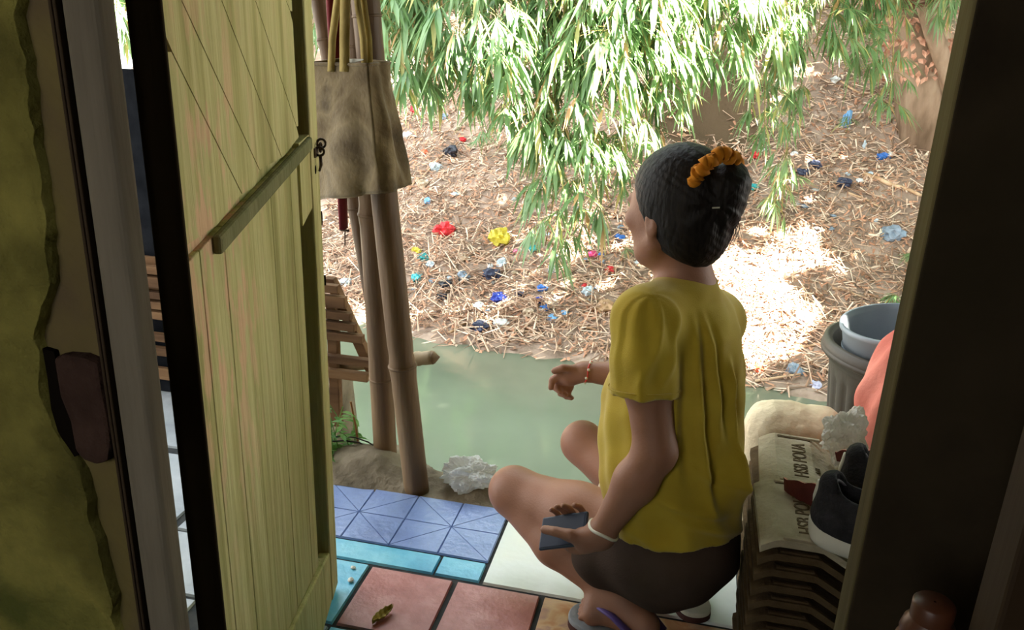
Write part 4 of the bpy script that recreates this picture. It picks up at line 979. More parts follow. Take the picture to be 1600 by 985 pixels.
# ------------------------------------------------------------------ trunk, logs, long sticks
M['trunk'] = mat('tree_trunk_bark', [(112, 94, 76), (146, 124, 104), (166, 146, 124)], 9, 0.95, 0.7, 30, stretch=(1, 1, 0.3), spec=0.1)
M['flake'] = mat('pinkish_bark_flake', [(150, 104, 84), (196, 148, 124), (214, 172, 148)], 12, 0.9, spec=0.1)
tr = base('tree', bank_hit(1455, 195)); tag(tr, 'flaky barked tree stump and trunk at the upper right of the bank', 'tree')
b0 = bank_hit(1462, 205); yT = b0[1]
tpts = [at(1468, 190, yT), at(1452, 120, yT), at(1436, 60, yT - 0.05), at(1420, 10, yT - 0.1), at(1415, -60, yT - 0.1)]
tpts[0] = tpts[0] - np.array([0, 0, 0.25]); mb = MB(); mb.tube(tpts, [0.36, 0.30, 0.25, 0.22, 0.2], 22)
vs = np.array(mb.v); vs = np.array([p + 0.05 * np.array([noise.noise(Vector(p * 5)), noise.noise(Vector(p * 5 + 7)), 0]) for p in vs]); mb.v = [tuple(p) for p in vs]
mb.build('trunk', M['trunk'], tr, smooth=True)
fl = MB()
for i in range(300):
    k = rng.uniform(0.9, 3.6); j = int(k); c = tpts[j] + (tpts[j + 1] - tpts[j]) * (k - j); r_ = [0.36, 0.30, 0.25, 0.22, 0.2][j] + 0.03
    th = rng.uniform(math.pi * 0.85, math.pi * 2.1); p = c + np.array([math.cos(th) * r_, math.sin(th) * r_, 0])
    leaf(fl, p, rng.normal(0, 1, 3) + [0, 0, -0.8], rng.uniform(0.04, 0.09), rng.uniform(0.03, 0.05), up=(0, -1, 0.3), droop=0.2, n=3)
flo = fl.build('bark_flakes', M['flake'], tr); tag(flo, kind='stuff')
mb = MB(); mb.tube([at(1492, 170, yT - 0.3), at(1478, 110, yT - 0.35), at(1458, 50, yT - 0.4), at(1446, 0, yT - 0.4), at(1440, -60, yT - 0.4)], [0.085, 0.07, 0.075, 0.085, 0.09], 12); tag(mb.build('side_trunk', M['trunk'], tr, smooth=True), 'smooth brown second stem')
M['log'] = mat('dark_dead_log', [(84, 58, 48), (118, 88, 74)], 9, 0.9, 0.6, 40, stretch=(0.2, 1, 1), spec=0.1)
for a, b, r_, y_, lb in (((1358, 28), (1452, -12), 0.035, yT - 0.55, 'broken dark log slanting across the top, upper of two'), ((1388, 26), (1450, 2), 0.022, yT - 0.52, 'thinner broken log slanting across the top, under the thicker')):
    p, q = at(*a, y_), at(*b, y_); q = q + (q - p) * 0.6; mb = MB(); mb.tube([p + (q - p) * t + np.array([0, 0, 0.02 * math.sin(t * 7)]) for t in np.linspace(0, 1, 12)], [r_ * (0.6 + 0.5 * t) for t in np.linspace(0, 1, 12)], 9)
    o = mb.build('log', M['log'], smooth=True); tag(o, lb, 'log')
M['stick'] = mat('pale_dead_bamboo_stick', [(150, 116, 86), (188, 154, 120), (206, 178, 146)], 12, 0.85, spec=0.15)
STK = [((1205, 285), (1300, 262), 'dead stick left of the blue plastic sheet'), ((1225, 170), (1275, 250), 'slanting dead stick below the slim hanging branch'), ((1400, 198), (1455, 225), 'dead stick under the tree trunk'), ((1348, 276), (1440, 312), 'thick dead stick beside the right door post'),
       ((1310, 130), (1452, 212), 'long pale dead stick rising left of the tree'), ((1325, 305), (1378, 330), 'dead stick below the navy plastic scrap'), ((1300, 455), (1352, 470), 'dead stick in the open ground left of the tub'), ((700, 525), (742, 503), 'pale stick lying at the water edge left of the white lid'),
       ((790, 516), (850, 528), 'pale stick lying at the water edge right of the white lid'), ((905, 470), (960, 500), 'pale broken stick left of the yellow sleeve'), ((640, 300), (716, 225), 'long thin stick rising from the bank right of the tote bag'), ((560, 470), (588, 430), 'pale stick between bamboo posts and door'),
       ((870, 505), (930, 520), 'pale stick at the water edge near the pointing arm'), ((1210, 560), (1290, 540), 'dead stick on the low bank left of the tub'), ((1180, 600), (1250, 590), 'dead stick at the water edge above the beige sack')]
for a, b, lb in STK:
    p, q = bank_hit(*a), bank_hit(*b); p[2] += 0.02; q[2] += 0.025; r_ = 0.010 if 'thick' not in lb else 0.022
    pts = []
    for t in np.linspace(0, 1, 9):
        c = p + (q - p) * t; c[2] = max(c[2], bank_z(c[0], c[1]) + 0.015); pts.append(c)
    mb = MB(); mb.tube(pts, [r_ * (1.1 - 0.4 * t) for t in np.linspace(0, 1, 9)], 7); tag(mb.build('stick', M['stick'], smooth=True), lb, 'stick', 'dead sticks on the far bank')

# ------------------------------------------------------------------ debris (nobody could count it)
DM = [mat('straw_a', [(176, 146, 122), (212, 184, 160)], 4, 0.9, spec=0.1), mat('straw_b', [(140, 108, 86), (172, 140, 116)], 4, 0.9, spec=0.1), mat('straw_c', [(112, 88, 72), (142, 118, 100)], 4, 0.9, spec=0.1), mat('straw_d', [(206, 182, 156), (230, 212, 190)], 4, 0.9, spec=0.1), mat('leaf_brown', [(164, 118, 92), (198, 152, 122)], 4, 0.9, spec=0.1)]
def debris(n, seed):
    r = np.random.default_rng(seed); V_ = []; F_ = []; I_ = []
    px = r.uniform(480, 1560, n * 3); py = r.uniform(-60, 640, n * 3); cnt = 0
    ys = r.uniform(0, 1, n * 3)
    for i in range(n * 3):
        if cnt >= n: break
        x = r.uniform(-3.6, 3.6); d = 5.0 * ys[i] ** 1.05 - 0.05; y = float(np.interp(x, SHX, SHY)) + d
        z = bank_z(x, y); 
        if z < WZ - 0.02: continue
        cl = noise.noise(Vector((x * 1.3, y * 1.3, 3))) 
        hollow = math.exp(-((x - HOLLOW[0]) / 0.6) ** 2 - ((y - HOLLOW[1]) / 0.9) ** 2)
        if r.random() < 0.25 - 0.35 * cl + 0.85 * hollow + (0.55 if d < 0.12 else 0): continue
        th = r.uniform(0, 2 * math.pi); tl = r.normal(0, 0.28); N = bank_n(x, y)
        ax = Vector((math.cos(th), math.sin(th), 0)); ax = (ax - N * ax.dot(N)).normalized(); ax = (ax + N * tl).normalized(); sd = ax.cross(N).normalized(); up = sd.cross(ax)
        isleaf = r.random() < 0.35
        L = r.uniform(0.03, 0.075) if isleaf else r.uniform(0.05, 0.20) * (1.25 if d < 1.2 else 0.85); w = r.uniform(0.007, 0.014) if isleaf else r.uniform(0.003, 0.0075); t = 0.002 if isleaf else w * 0.7
        c = Vector((x, y, z + r.uniform(0.0, 0.035) + abs(tl) * L * 0.35)); k = len(V_)
        for a in (-L / 2, L / 2):
            f = 0.6 if a > 0 else 1.0
            V_ += [c + ax * a + sd * w * f, c + ax * a + up * t, c + ax * a - sd * w * f]
        F_ += [(k, k + 1, k + 4, k + 3), (k + 1, k + 2, k + 5, k + 4), (k + 2, k, k + 3, k + 5), (k, k + 2, k + 1), (k + 3, k + 4, k + 5)]
        mi = 4 if isleaf and r.random() < 0.6 else int(r.choice([0, 1, 2, 3], p=[0.36, 0.28, 0.20, 0.16])); I_ += [mi] * 5; cnt += 1
    return obj('debris', [tuple(v) for v in V_], F_, DM, None, False, I_)
tag(debris(32000, 5), 'dry bamboo stalks and fallen leaves strewn over the far bank', 'debris', kind='stuff')

# ------------------------------------------------------------------ litter, piece by piece
LC = dict(red=(214, 44, 52), yellow=(214, 196, 60), teal=(52, 168, 170), turq=(70, 176, 184), pale=(190, 206, 214), greyblue=(134, 150, 166), navy=(52, 58, 82), royal=(44, 66, 168), blue=(58, 116, 196), lblue=(116, 168, 214), white=(226, 228, 226), black=(40, 40, 50), magenta=(206, 56, 112), pink=(214, 128, 150), cardboard=(178, 142, 104), orange=(226, 108, 70), beige=(188, 166, 140), lav=(190, 190, 214), silver=(176, 176, 172))
LMAT = {k: mat('litter_' + k, [tuple(int(x * 0.8) for x in c), c], 14, 0.45, 0.3, 40, spec=0.4) for k, c in LC.items()}
LIT = [(694, 367, 30, 'red', 'bright red crumpled plastic bag on the bank right of the bamboo posts'), (779, 379, 34, 'yellow', 'yellow plastic bag on the bank below the longest bamboo branch'), (650, 396, 16, 'yellow', 'small yellow scrap beside the right bamboo post'),
       (661, 405, 16, 'teal', 'teal scrap just below the small yellow one by the post'), (652, 439, 20, 'turq', 'turquoise scrap beside the right bamboo post'), (668, 318, 13, 'lblue', 'small light blue scrap high on the bank right of the tote bag'), (673, 417, 14, 'pale', 'pale scrap right of the teal scrap near the post'),
       (723, 437, 20, 'greyblue', 'grey blue crumpled bag left of the navy one'), (769, 437, 28, 'navy', 'navy dark crumpled bag above the royal blue one'), (780, 470, 26, 'royal', 'royal blue cloth scrap in the middle of the litter'), (847, 455, 17, 'blue', 'bright blue scrap, top of the blue cluster'),
       (842, 472, 15, 'royal', 'deep blue scrap, middle of the blue cluster'), (851, 486, 14, 'blue', 'blue scrap, bottom of the blue cluster'), (863, 502, 17, 'lblue', 'light blue scrap at the water edge below the blue cluster'), (882, 493, 13, 'lblue', 'light blue sliver right of the blue cluster'),
       (783, 510, 22, 'white', 'white plastic lid at the water edge'), (748, 483, 18, 'white', 'white foam strip left of the royal blue scrap'), (750, 517, 24, 'navy', 'dark wet bag half sunk at the water edge'), (784, 417, 18, 'pale', 'pale plastic scrap right of the navy bag, uphill'),
       (766, 420, 11, 'white', 'small white scrap touching the navy bag'), (833, 391, 17, 'teal', 'teal green scrap below the hanging bamboo tip'), (926, 403, 17, 'magenta', 'magenta scrap near the sunlit patch left of the face'), (938, 403, 13, 'blue', 'blue scrap touching the magenta one'),
       (952, 425, 15, 'red', 'red scrap left of the neck, below the magenta one'), (914, 449, 11, 'red', 'small red scrap left of the shoulder'), (862, 425, 18, 'silver', 'silvery wrapper above the blue cluster'), (918, 462, 20, 'pale', 'pale clear bag left of the shoulder'),
       (948, 489, 34, 'cardboard', 'brown cardboard piece left of the yellow sleeve'), (968, 376, 15, 'blue', 'blue scrap left of the face in sunlight'), (864, 404, 14, 'lblue', 'light blue scrap left of the sunlit patch'), (722, 406, 17, 'beige', 'beige wrapper below the red bag'),
       (806, 397, 10, 'pink', 'small pink scrap right of the yellow bag'), (697, 450, 20, 'black', 'dark rag left of the grey blue bag'), (690, 470, 18, 'black', 'black rag near the water left of the sticks'), (812, 463, 15, 'navy', 'dark scrap between royal blue cloth and blue cluster'), (825, 495, 20, 'beige', 'beige plastic bag left of the light blue scrap'),
       (649, 176, 14, 'red', 'red strip high on the bank by the tote bag corner'), (695, 186, 14, 'greyblue', 'grey blue scrap under the branches right of the tote'), (637, 216, 16, 'white', 'white foam piece touching the tote bag outline'), (663, 241, 11, 'orange', 'orange scrap right of the tote bag'),
       (723, 221, 11, 'red', 'red scrap left of the lone seedling'), (704, 243, 22, 'black', 'black bag left of the lone seedling'), (680, 266, 17, 'pale', 'pale bag below the black one right of the tote'), (661, 292, 17, 'beige', 'dull plastic bag right of the tote bag bottom corner'),
       (1180, 249, 16, 'red', 'red ribbon scrap right of the hair bun'), (1190, 240, 11, 'white', 'white scrap beside the red ribbon'), (1177, 296, 14, 'teal', 'teal scrap touching the outline of the bun'), (1322, 198, 24, 'lblue', 'upright light blue plastic sheet on the upper bank'),
       (1273, 262, 18, 'navy', 'navy scrap right of the head on the bank'), (1255, 274, 16, 'navy', 'dark scrap left of the navy one'), (1378, 251, 18, 'blue', 'blue scrap near the right door post'), (1392, 245, 12, 'white', 'white scrap touching the blue one near the post'),
       (1318, 292, 22, 'navy', 'navy plastic scrap on the bank right of centre'), (1343, 287, 11, 'white', 'white scrap right of the navy plastic scrap'), (1394, 372, 30, 'greyblue', 'grey blue plastic bag near the right door post'), (1255, 500, 24, 'lav', 'lavender crumpled bag in the sunlit ground'),
       (1401, 138, 12, 'red', 'red scrap left of the tree'), (1304, 128, 14, 'white', 'white scrap on the upper bank below the branches'), (1082, 155, 11, 'greyblue', 'grey blue scrap in the dark hollow'), (1240, 245, 12, 'white', 'white scrap under the long thin strand'), (1350, 232, 12, 'pale', 'pale scrap between blue sheet and blue scrap'),
       (600, 405, 12, 'red', 'red scrap seen between the bamboo posts'), (1185, 580, 18, 'orange', 'orange brown scrap at the water edge right of the shirt'), (1240, 585, 24, 'greyblue', 'grey plastic bag at the water edge left of the tub'), (1275, 605, 16, 'lav', 'pale plastic scrap behind the beige sack'), (540, 445, 17, 'pale', 'pale plastic scrap between door and bamboo posts')]
for i, (px, py, s_, c, lb) in enumerate(LIT):
    p = bank_hit(px, py); dist = np.linalg.norm(p - CAMP); r_ = s_ * dist / FOC * 0.5; n_ = bank_n(p[0], p[1])
    o = crumple('litter_scrap', (p[0], p[1], bank_z(p[0], p[1]) + r_ * 0.35), r_, LMAT[c], i + 1, 3 if s_ > 13 else 2, (1.15, 1.0, 0.75 if 'sheet' not in lb and 'bag' not in lb else 0.95), 0.45, 1.8)
    if 'sheet' in lb: o.scale = (0.5, 0.6, 1.5)
    tag(o, lb, 'litter', 'plastic litter on the far bank')

EX = [('pale', 'small pale plastic flakes scattered through the bank litter'), ('silver', 'small silvery wrapper bits scattered through the bank litter'), ('greyblue', 'small dull grey blue plastic bits scattered through the bank litter'), ('beige', 'small beige wrapper bits scattered through the bank litter')]
for i in range(56):
    c, lb = EX[i % 4]; px, py = (rng.uniform(640, 1000), rng.uniform(300, 500)) if i < 40 else (rng.uniform(1190, 1400), rng.uniform(200, 420))
    p = bank_hit(px, py); r_ = rng.uniform(7, 13) * np.linalg.norm(p - CAMP) / FOC * 0.5
    o = crumple('litter_scrap', (p[0], p[1], bank_z(p[0], p[1]) + r_ * 0.4), r_, LMAT[c], 100 + i, 2, (1.3, 0.9, 0.6), 0.45, 1.8); tag(o, lb, 'litter', 'tiny ' + c + ' plastic bits on the bank')

# ------------------------------------------------------------------ unseen crown added to shade the river, gaps let sun patches through
def hitp(px, py): return bank_hit(px, py)
GAPS = [(at(905, 100, 5.6), 0.68), (at(985, 150, 5.7), 0.60), (at(1010, 40, 5.8), 0.65), (at(1100, 30, 6.0), 0.45), (at(1180, 20, 6.4), 0.35), (at(850, 60, 5.8), 0.45), (at(1030, 215, 5.9), 0.18),
        (hitp(1150, 440), 0.30), (hitp(1215, 462), 0.34), (hitp(1130, 410), 0.25), (hitp(1265, 500), 0.22), (hitp(1180, 500), 0.28), (hitp(930, 365), 0.34), (hitp(955, 335), 0.26), (hitp(905, 385), 0.12), (hitp(1285, 400), 0.20), (hitp(1315, 380), 0.12), (hitp(1250, 405), 0.12), (hitp(1345, 415), 0.10),
        (hitp(1240, 120), 0.14), (hitp(1260, 150), 0.12), (hitp(1290, 265), 0.12), (hitp(1225, 560), 0.14), (hitp(1190, 585), 0.10), (at(1152, 735, 1.32), -0.085)] + [(onz(px, py, WZ), -0.110) for px, py in ((830, 592), (803, 640), (815, 684), (772, 655), (852, 640), (690, 652))]
M['shade_crown_leaf'] = mat('shade_crown_leaf', [(64, 104, 50), (96, 140, 70)], 3, 0.5, spec=0.3, trans=0.25)
cr_ = base('shade_grove', (0, 9.5, 1.0)); tag(cr_, 'added bamboo crown, unseen above the picture, shading the river around sun gaps', 'bamboo')
lf = MB(); N_CROWN = 20000; u1 = rng.random((N_CROWN, 3))
for i in range(N_CROWN):
    p = np.array([0.6 + 11.5 * u1[i, 0] + 0.8 * (u1[i, 2] - 0.5) * 2, -1.5 + 12.5 * u1[i, 1], 4.2 + 2.0 * u1[i, 2]])
    if p[1] < 1.6 and False: continue
    L = rng.uniform(0.4, 0.6); ok = True
    for c, r_ in GAPS:
        w = p + np.array([0, 0, -0.1]) - c; w = w - SUN_DIR * (w @ SUN_DIR)
        if w @ w < (r_ + 0.14) ** 2: ok = False; break
    if not ok: continue
    leaf(lf, p - [0.2, 0, 0], np.append(rng.normal(0, 1, 2), -0.1), L, L * 0.32, droop=0.3, n=3)
for i in range(9000):  # rear leaf curtain, unseen, added to keep bright sky out of water reflections
    p = np.array([rng.uniform(-9, 9), rng.uniform(10.2, 12.0), rng.uniform(1.8, 7.5)]); L = rng.uniform(0.4, 0.65)
    leaf(lf, p, rng.normal(0, 1, 3) + [0, 0, -0.6], L, L * 0.3, droop=0.3, n=3)
lf.build('foliage', M['shade_crown_leaf'], cr_)
for k in range(9):
    x = 1.5 + 1.15 * k; mb = MB(); b0 = np.array([x, 10.5 + 0.6 * math.sin(k * 2.1), 3.0]); mb.tube([b0, b0 + [0, -0.8, 2.0], b0 + [0.3, -3.5, 3.0], b0 + [0.5, -7.5, 2.6]], [0.05, 0.045, 0.03, 0.01], 8); mb.build('culm', M['bamboo_pale'], cr_, smooth=True)

# ------------------------------------------------------------------ the squatting person
M['skin'] = mat('brown_skin', [(134, 92, 70), (154, 108, 84)], 6, 0.55, 0.08, 200, spec=0.35)
M['hair'] = mat('black_hair', [(16, 12, 10), (30, 23, 18)], 30, 0.55, 0.4, 90, stretch=(1, 1, 0.25), spec=0.18)
M['shirt'] = mat('mustard_cotton', [(172, 144, 40), (194, 168, 58)], 8, 0.85, 0.12, 500, spec=0.12, sheen=0.25, trans=0.12)
M['shorts'] = mat('dark_brown_cotton', [(58, 46, 38), (74, 60, 50)], 10, 0.9, 0.2, 300, spec=0.1)
M['cream_cloth'] = mat('cream_hem_cloth', [(168, 152, 128), (190, 174, 150)], 10, 0.9, 0.1, 200, spec=0.1)
M['scrunchie'] = mat('orange_ruffled_cloth', [(176, 104, 20), (208, 134, 36)], 14, 0.8, 0.2, 80, spec=0.15)
M['nail'] = mat('fingernail', [(204, 160, 142), (216, 176, 158)], 30, 0.35, spec=0.5)
PB = np.array([0.02, 1.42, 0.0])
pr = base('person', PB); tag(pr, 'person in yellow shirt and dark shorts squatting on the terrace, pointing at the river', 'person')

bd = SDF((-0.42, 1.12, -0.01), (0.28, 1.86, 1.00), 0.0036)
hip_l, kn_l, an_l = at(1035, 862, 1.385), at(806, 768, 1.53), at(975, 940, 1.36)
hip_r, kn_r, an_r = at(1080, 850, 1.48), at(910, 692, 1.68), np.array([0.085, 1.525, 0.105])
# trunk (hidden by clothing), neck
nk0, nk1 = at(1070, 452, 1.475), at(1064, 372, 1.475)
bd.ell((0.060, 1.40, 0.22), (0.085, 0.09, 0.07), 0.03); bd.cone((0.070, 1.40, 0.25), at(1058, 620, 1.45), 0.080, 0.075, 0.05); bd.cone(at(1058, 620, 1.45), at(1068, 510, 1.46), 0.075, 0.070, 0.05)
bd.cone(at(1068, 500, 1.465), nk0, 0.065, 0.052, 0.04); bd.cone(nk0, nk1, 0.050, 0.050, 0.03)
# legs
mid = lambda a, b, t: a + (b - a) * t
bd.cone(hip_l, mid(hip_l, kn_l, 0.55), 0.078, 0.068, 0.04); bd.cone(mid(hip_l, kn_l, 0.55), kn_l, 0.068, 0.050, 0.03); bd.ell(kn_l + [-0.008, 0, 0.0], (0.050, 0.050, 0.050), 0.03)
cf = mid(kn_l, an_l, 0.42) + np.array([0, -0.01, -0.014])
bd.cone(kn_l + [0.0, -0.005, -0.016], cf, 0.044, 0.049, 0.012); bd.cone(cf, an_l, 0.049, 0.030, 0.02)
bd.cone(hip_r, kn_r, 0.062, 0.046, 0.03); bd.ell(kn_r, (0.042, 0.042, 0.045), 0.03)
bd.cone(kn_r, mid(kn_r, an_r, 0.4), 0.042, 0.048, 0.015); bd.cone(mid(kn_r, an_r, 0.4), an_r, 0.048, 0.030, 0.02)
def foot(heel, ball, toe, ankle, side, rh=0.026):
    heel, ball, toe = map(np.array, (heel, ball, toe)); bd.cone(ankle, heel, 0.029, rh, 0.02); bd.cone(ankle, ball + [0, 0, 0.012], 0.028, 0.022, 0.03); bd.cone(heel, ball, rh, 0.024, 0.02)
    f = unit(toe - ball); s = unit(np.cross(f, [0, 0, 1.0])) * side
    bd.cone(ball + s * 0.014, ball - s * 0.020, 0.022, 0.018, 0.015)
    L = np.linalg.norm(toe - ball)
    for i, (off, ln, r) in enumerate(((0.024, 1.0, 0.0100), (0.009, 0.98, 0.0076), (-0.004, 0.88, 0.0072), (-0.016, 0.76, 0.0068), (-0.027, 0.60, 0.0066))):
        a = ball + s * off; b = ball + s * off * 1.05 + f * L * ln; m_ = (a + b) / 2 + np.array([0, 0, 0.006]); b = b + np.array([0, 0, -0.002])
        bd.cone(a, m_, r * 1.1, r, 0.004); bd.cone(m_, b, r, r * 0.95, 0.002)
toe_l = onz(905, 973) + np.array([0, 0, 0.036]); heel_l = an_l + np.array([0.045, -0.035, -0.018]); heel_l[2] = 0.052; ball_l = mid(toe_l, heel_l, 0.24); ball_l[2] = 0.044
foot(heel_l, ball_l, toe_l, an_l, 1)
foot(np.array([0.105, 1.495, 0.085]), np.array([0.045, 1.62, 0.048]), np.array([0.022, 1.67, 0.036]), an_r, -1)
# left arm
sh_l, el_l, wr_l = at(1003, 498, 1.375), at(1024, 706, 1.300), at(938, 836, 1.285)
bd.cone(at(1040, 490, 1.42), sh_l, 0.055, 0.052, 0.03); bd.cone(sh_l, mid(sh_l, el_l, 0.5), 0.050, 0.043, 0.02); bd.cone(mid(sh_l, el_l, 0.5), el_l, 0.043, 0.037, 0.02)
fa = mid(el_l, wr_l, 0.35); bd.cone(el_l, fa, 0.036, 0.038, 0.02); bd.cone(fa, wr_l, 0.038, 0.023, 0.02)
# phone frame of reference
PA, PBk = at(842, 861, 1.285), at(848, 818, 1.330)
ps = unit(PBk - PA); pl = at(945, 788, 1.305) - PBk; pl = unit(pl - (pl @ ps) * ps); pn = np.cross(pl, ps); pn = pn if pn[2] > 0 else -pn
ph = lambda t, s, n: PA + pl * t + ps * s + pn * n
PW = 0.066
pc = ph(0.080, 0.030, -0.0205); Rw = np.stack([pl, ps, pn])
bd.ell(pc, (0.044, 0.038, 0.015), 0.012, M=Rw); bd.cone(wr_l, pc + pl * 0.02, 0.023, 0.017, 0.02)
for t, r, ex in ((0.032, 0.0064, 0.0), (0.051, 0.0068, 0.008), (0.067, 0.0068, 0.009), (0.090, 0.0066, 0.004)):
    a, b, c, e = ph(t, 0.045, -0.017), ph(t - 0.002, 0.070, -0.0135), ph(t - 0.003, PW + 0.0105, 0.002), ph(t - 0.004, PW + 0.008, 0.013 + ex)
    bd.cone(a, b, r * 1.1, r * 1.02, 0.002); bd.cone(b, c, r * 1.02, r, 0.001); bd.cone(c, e, r, r * 0.92, 0.001)
tb0, tb1, tb2, tb3 = at(916, 845, 1.272), at(890, 837, 1.262), at(868, 831, 1.268), at(851, 828, 1.280)
bd.cone(wr_l, tb0, 0.020, 0.016, 0.02); bd.cone(tb0, pc, 0.015, 0.014, 0.015); bd.cone(tb0, tb1, 0.0155, 0.0120, 0.012); bd.cone(tb1, tb2, 0.0115, 0.0095, 0.004); bd.cone(tb2, tb3, 0.0095, 0.0088, 0.002)
# right arm, pointing
sh_r, el_r, wr_r = at(1118, 500, 1.56), at(1010, 590, 1.74), at(913, 581, 1.735)
bd.cone(at(1080, 490, 1.50), sh_r, 0.055, 0.05, 0.03); bd.cone(sh_r, el_r, 0.046, 0.036, 0.02); bd.cone(el_r, mid(el_r, wr_r, 0.35), 0.034, 0.034, 0.02); bd.cone(mid(el_r, wr_r, 0.35), wr_r, 0.034, 0.0225, 0.02)
hp = at(890, 588, 1.735); bd.ell(hp, (0.034, 0.014, 0.024), 0.014, M=np.array(Matrix.Rotation(0.38, 3, 'Y'))); bd.cone(wr_r, hp, 0.021, 0.018, 0.015)
def finger(pp, r, k=0.003):
    q = [at(*p) for p in pp]
    for i in range(len(q) - 1): bd.cone(q[i], q[i + 1], r * (1.08 - 0.08 * i), r * (1.0 - 0.08 * i), k if i else 0.008)
finger([(896, 577, 1.722), (880, 575, 1.716), (866, 580, 1.716)], 0.0090)                      # thumb
finger([(876, 584, 1.73), (863, 594, 1.728), (861, 606, 1.722)], 0.0085)    # index
finger([(879, 592, 1.742), (868, 606, 1.742), (875, 612, 1.732)], 0.0085)
finger([(885, 599, 1.75), (876, 615, 1.75), (883, 617, 1.738)], 0.0082)
finger([(893, 603, 1.756), (885, 620, 1.755), (893, 622, 1.744)], 0.0074)
# head
HC = at(1058, 326, 1.475); FH = unit([-0.80, 0.60, -0.05]); SD = unit(np.cross([0, 0, 1.0], FH)); UP = np.cross(FH, SD)   # SD is the left side
Rh = np.stack([FH, SD, UP])
hd = lambda f, s, u: HC + FH * f + SD * s + UP * u
bd.ell(hd(-0.008, 0, 0.018), (0.094, 0.074, 0.092), 0.0, M=Rh); bd.ell(hd(0.030, 0, -0.035), (0.058, 0.060, 0.076), 0.03, M=Rh); bd.cone(hd(0.052, 0, -0.098), hd(0.030, 0.0, -0.075), 0.022, 0.04, 0.02)
for sg_ in (-1, 1):
    bd.cone(hd(0.045, sg_ * 0.03, -0.088), hd(0.0, sg_ * 0.055, -0.055), 0.018, 0.018, 0.02); bd.ell(hd(0.062, sg_ * 0.040, -0.022), (0.020, 0.022, 0.018), 0.015, M=Rh)
    bd.ell(hd(0.078, sg_ * 0.030, 0.012), (0.010, 0.017, 0.007), 0.012, M=Rh); bd.ell(hd(0.081, sg_ * 0.031, -0.004), (0.012, 0.014, 0.009), 0.008, 'sub', M=Rh); bd.ell(hd(0.073, sg_ * 0.031, -0.004), (0.012, 0.013, 0.010), 0.003, M=Rh)
    bd.ell(hd(-0.004, sg_ * 0.074, -0.018), (0.016, 0.006, 0.029), 0.006, M=Rh); bd.ell(hd(0.0, sg_ * 0.081, -0.014), (0.008, 0.004, 0.017), 0.003, 'sub', M=Rh)
bd.cone(hd(0.083, 0, 0.002), hd(0.100, 0, -0.034), 0.007, 0.009, 0.008); bd.ell(hd(0.090, 0.011, -0.036), (0.010, 0.007, 0.007), 0.006, M=Rh); bd.ell(hd(0.090, -0.011, -0.036), (0.010, 0.007, 0.007), 0.006, M=Rh)
bd.ell(hd(0.083, 0, -0.060), (0.010, 0.022, 0.005), 0.005, M=Rh); bd.ell(hd(0.081, 0, -0.070), (0.010, 0.019, 0.006), 0.005, M=Rh); bd.ell(hd(0.096, 0, -0.065), (0.010, 0.020, 0.0012), 0.002, 'sub', M=Rh)
bd.ell(hd(0.068, 0, -0.092), (0.016, 0.018, 0.014), 0.014, M=Rh)
body = bd.build('body', M['skin'], pr, 2)

# hair: cap, bun, ruffled tie, wisps
hr = SDF(HC - 0.16, HC + 0.17, 0.0038)
hr.ell(hd(-0.012, 0, 0.022), (0.100, 0.082, 0.098), 0.0, M=Rh); hr.ell(hd(-0.040, 0, -0.035), (0.066, 0.066, 0.070), 0.03, M=Rh)
hr.ell(hd(0.085, 0, -0.045), (0.080, 0.10, 0.10), 0.02, 'sub', M=Rh); hr.ell(hd(0.02, 0, -0.12), (0.08, 0.09, 0.055), 0.02, 'sub', M=Rh)
bun = at(1124, 312, 1.435); hr.ell(bun, (0.046, 0.050, 0.064), 0.006); hr.ell(bun + [0.014, 0, 0.030], (0.036, 0.044, 0.038), 0.015); hr.cone(hd(-0.04, 0.0, 0.0), bun, 0.060, 0.034, 0.012)
def hair_d(vs):
    th = np.arctan2(vs[:, 2] - bun[2], vs[:, 0] - bun[0]); w = np.exp(-((vs[:, 0] - bun[0]) ** 2 + (vs[:, 2] - bun[2]) ** 2) / 0.008)
    f = 0.0005 * np.sin(vs[:, 2] * 420 + vs[:, 0] * 260 + 3 * np.sin(vs[:, 1] * 40)) + 0.0014 * w * np.sin(th * 9 + vs[:, 1] * 90)
    d = vs - HC; d /= np.linalg.norm(d, axis=1)[:, None]; return vs + d * f[:, None]
hair = hr.build('hair', M['hair'], pr, 1, hair_d)
sp = [at(1080, 298, 1.405), at(1087, 278, 1.392), at(1098, 262, 1.385), at(1112, 250, 1.385), at(1128, 240, 1.395), at(1143, 247, 1.415), at(1150, 258, 1.45), at(1140, 262, 1.48)]
sq = []
for i in range(60):
    k = i / 59 * (len(sp) - 1); j = min(int(k), len(sp) - 2); sq.append(sp[j] + (sp[j + 1] - sp[j]) * (k - j) + np.array([0, 0, 0.002 * math.sin(i * 1.9)]))
mb = MB(); mb.tube(sq, [0.0115 + 0.0035 * math.sin(i * 1.3) + 0.0015 * math.sin(i * 2.9) for i in range(60)], 12); mb.build('scrunchie', M['scrunchie'], hair, smooth=True)
mb = MB()
for i in range(16):
    p = at(1128 + 1.6 * i, 345 - 1.0 * i + 8 * math.sin(i), 1.43 + 0.02 * math.sin(i * 2)); q = at(1118 + 1.7 * i + 5 * math.sin(i * 3), 372 + 18 * abs(math.sin(i * 1.7)), 1.43); mb.tube([p, (p + q) / 2 + [0.006, 0, 0], q], [0.0009, 0.0007, 0.0004], 4)
mb.build('loose_strands', M['hair'], hair)
mb = MB(); p = at(1113, 325, 1.372); mb.tube([p, p + [0.012, 0.002, 0.001]], 0.0014, 6); mb.build('hair_pin', M['shoe_sole'], hair)

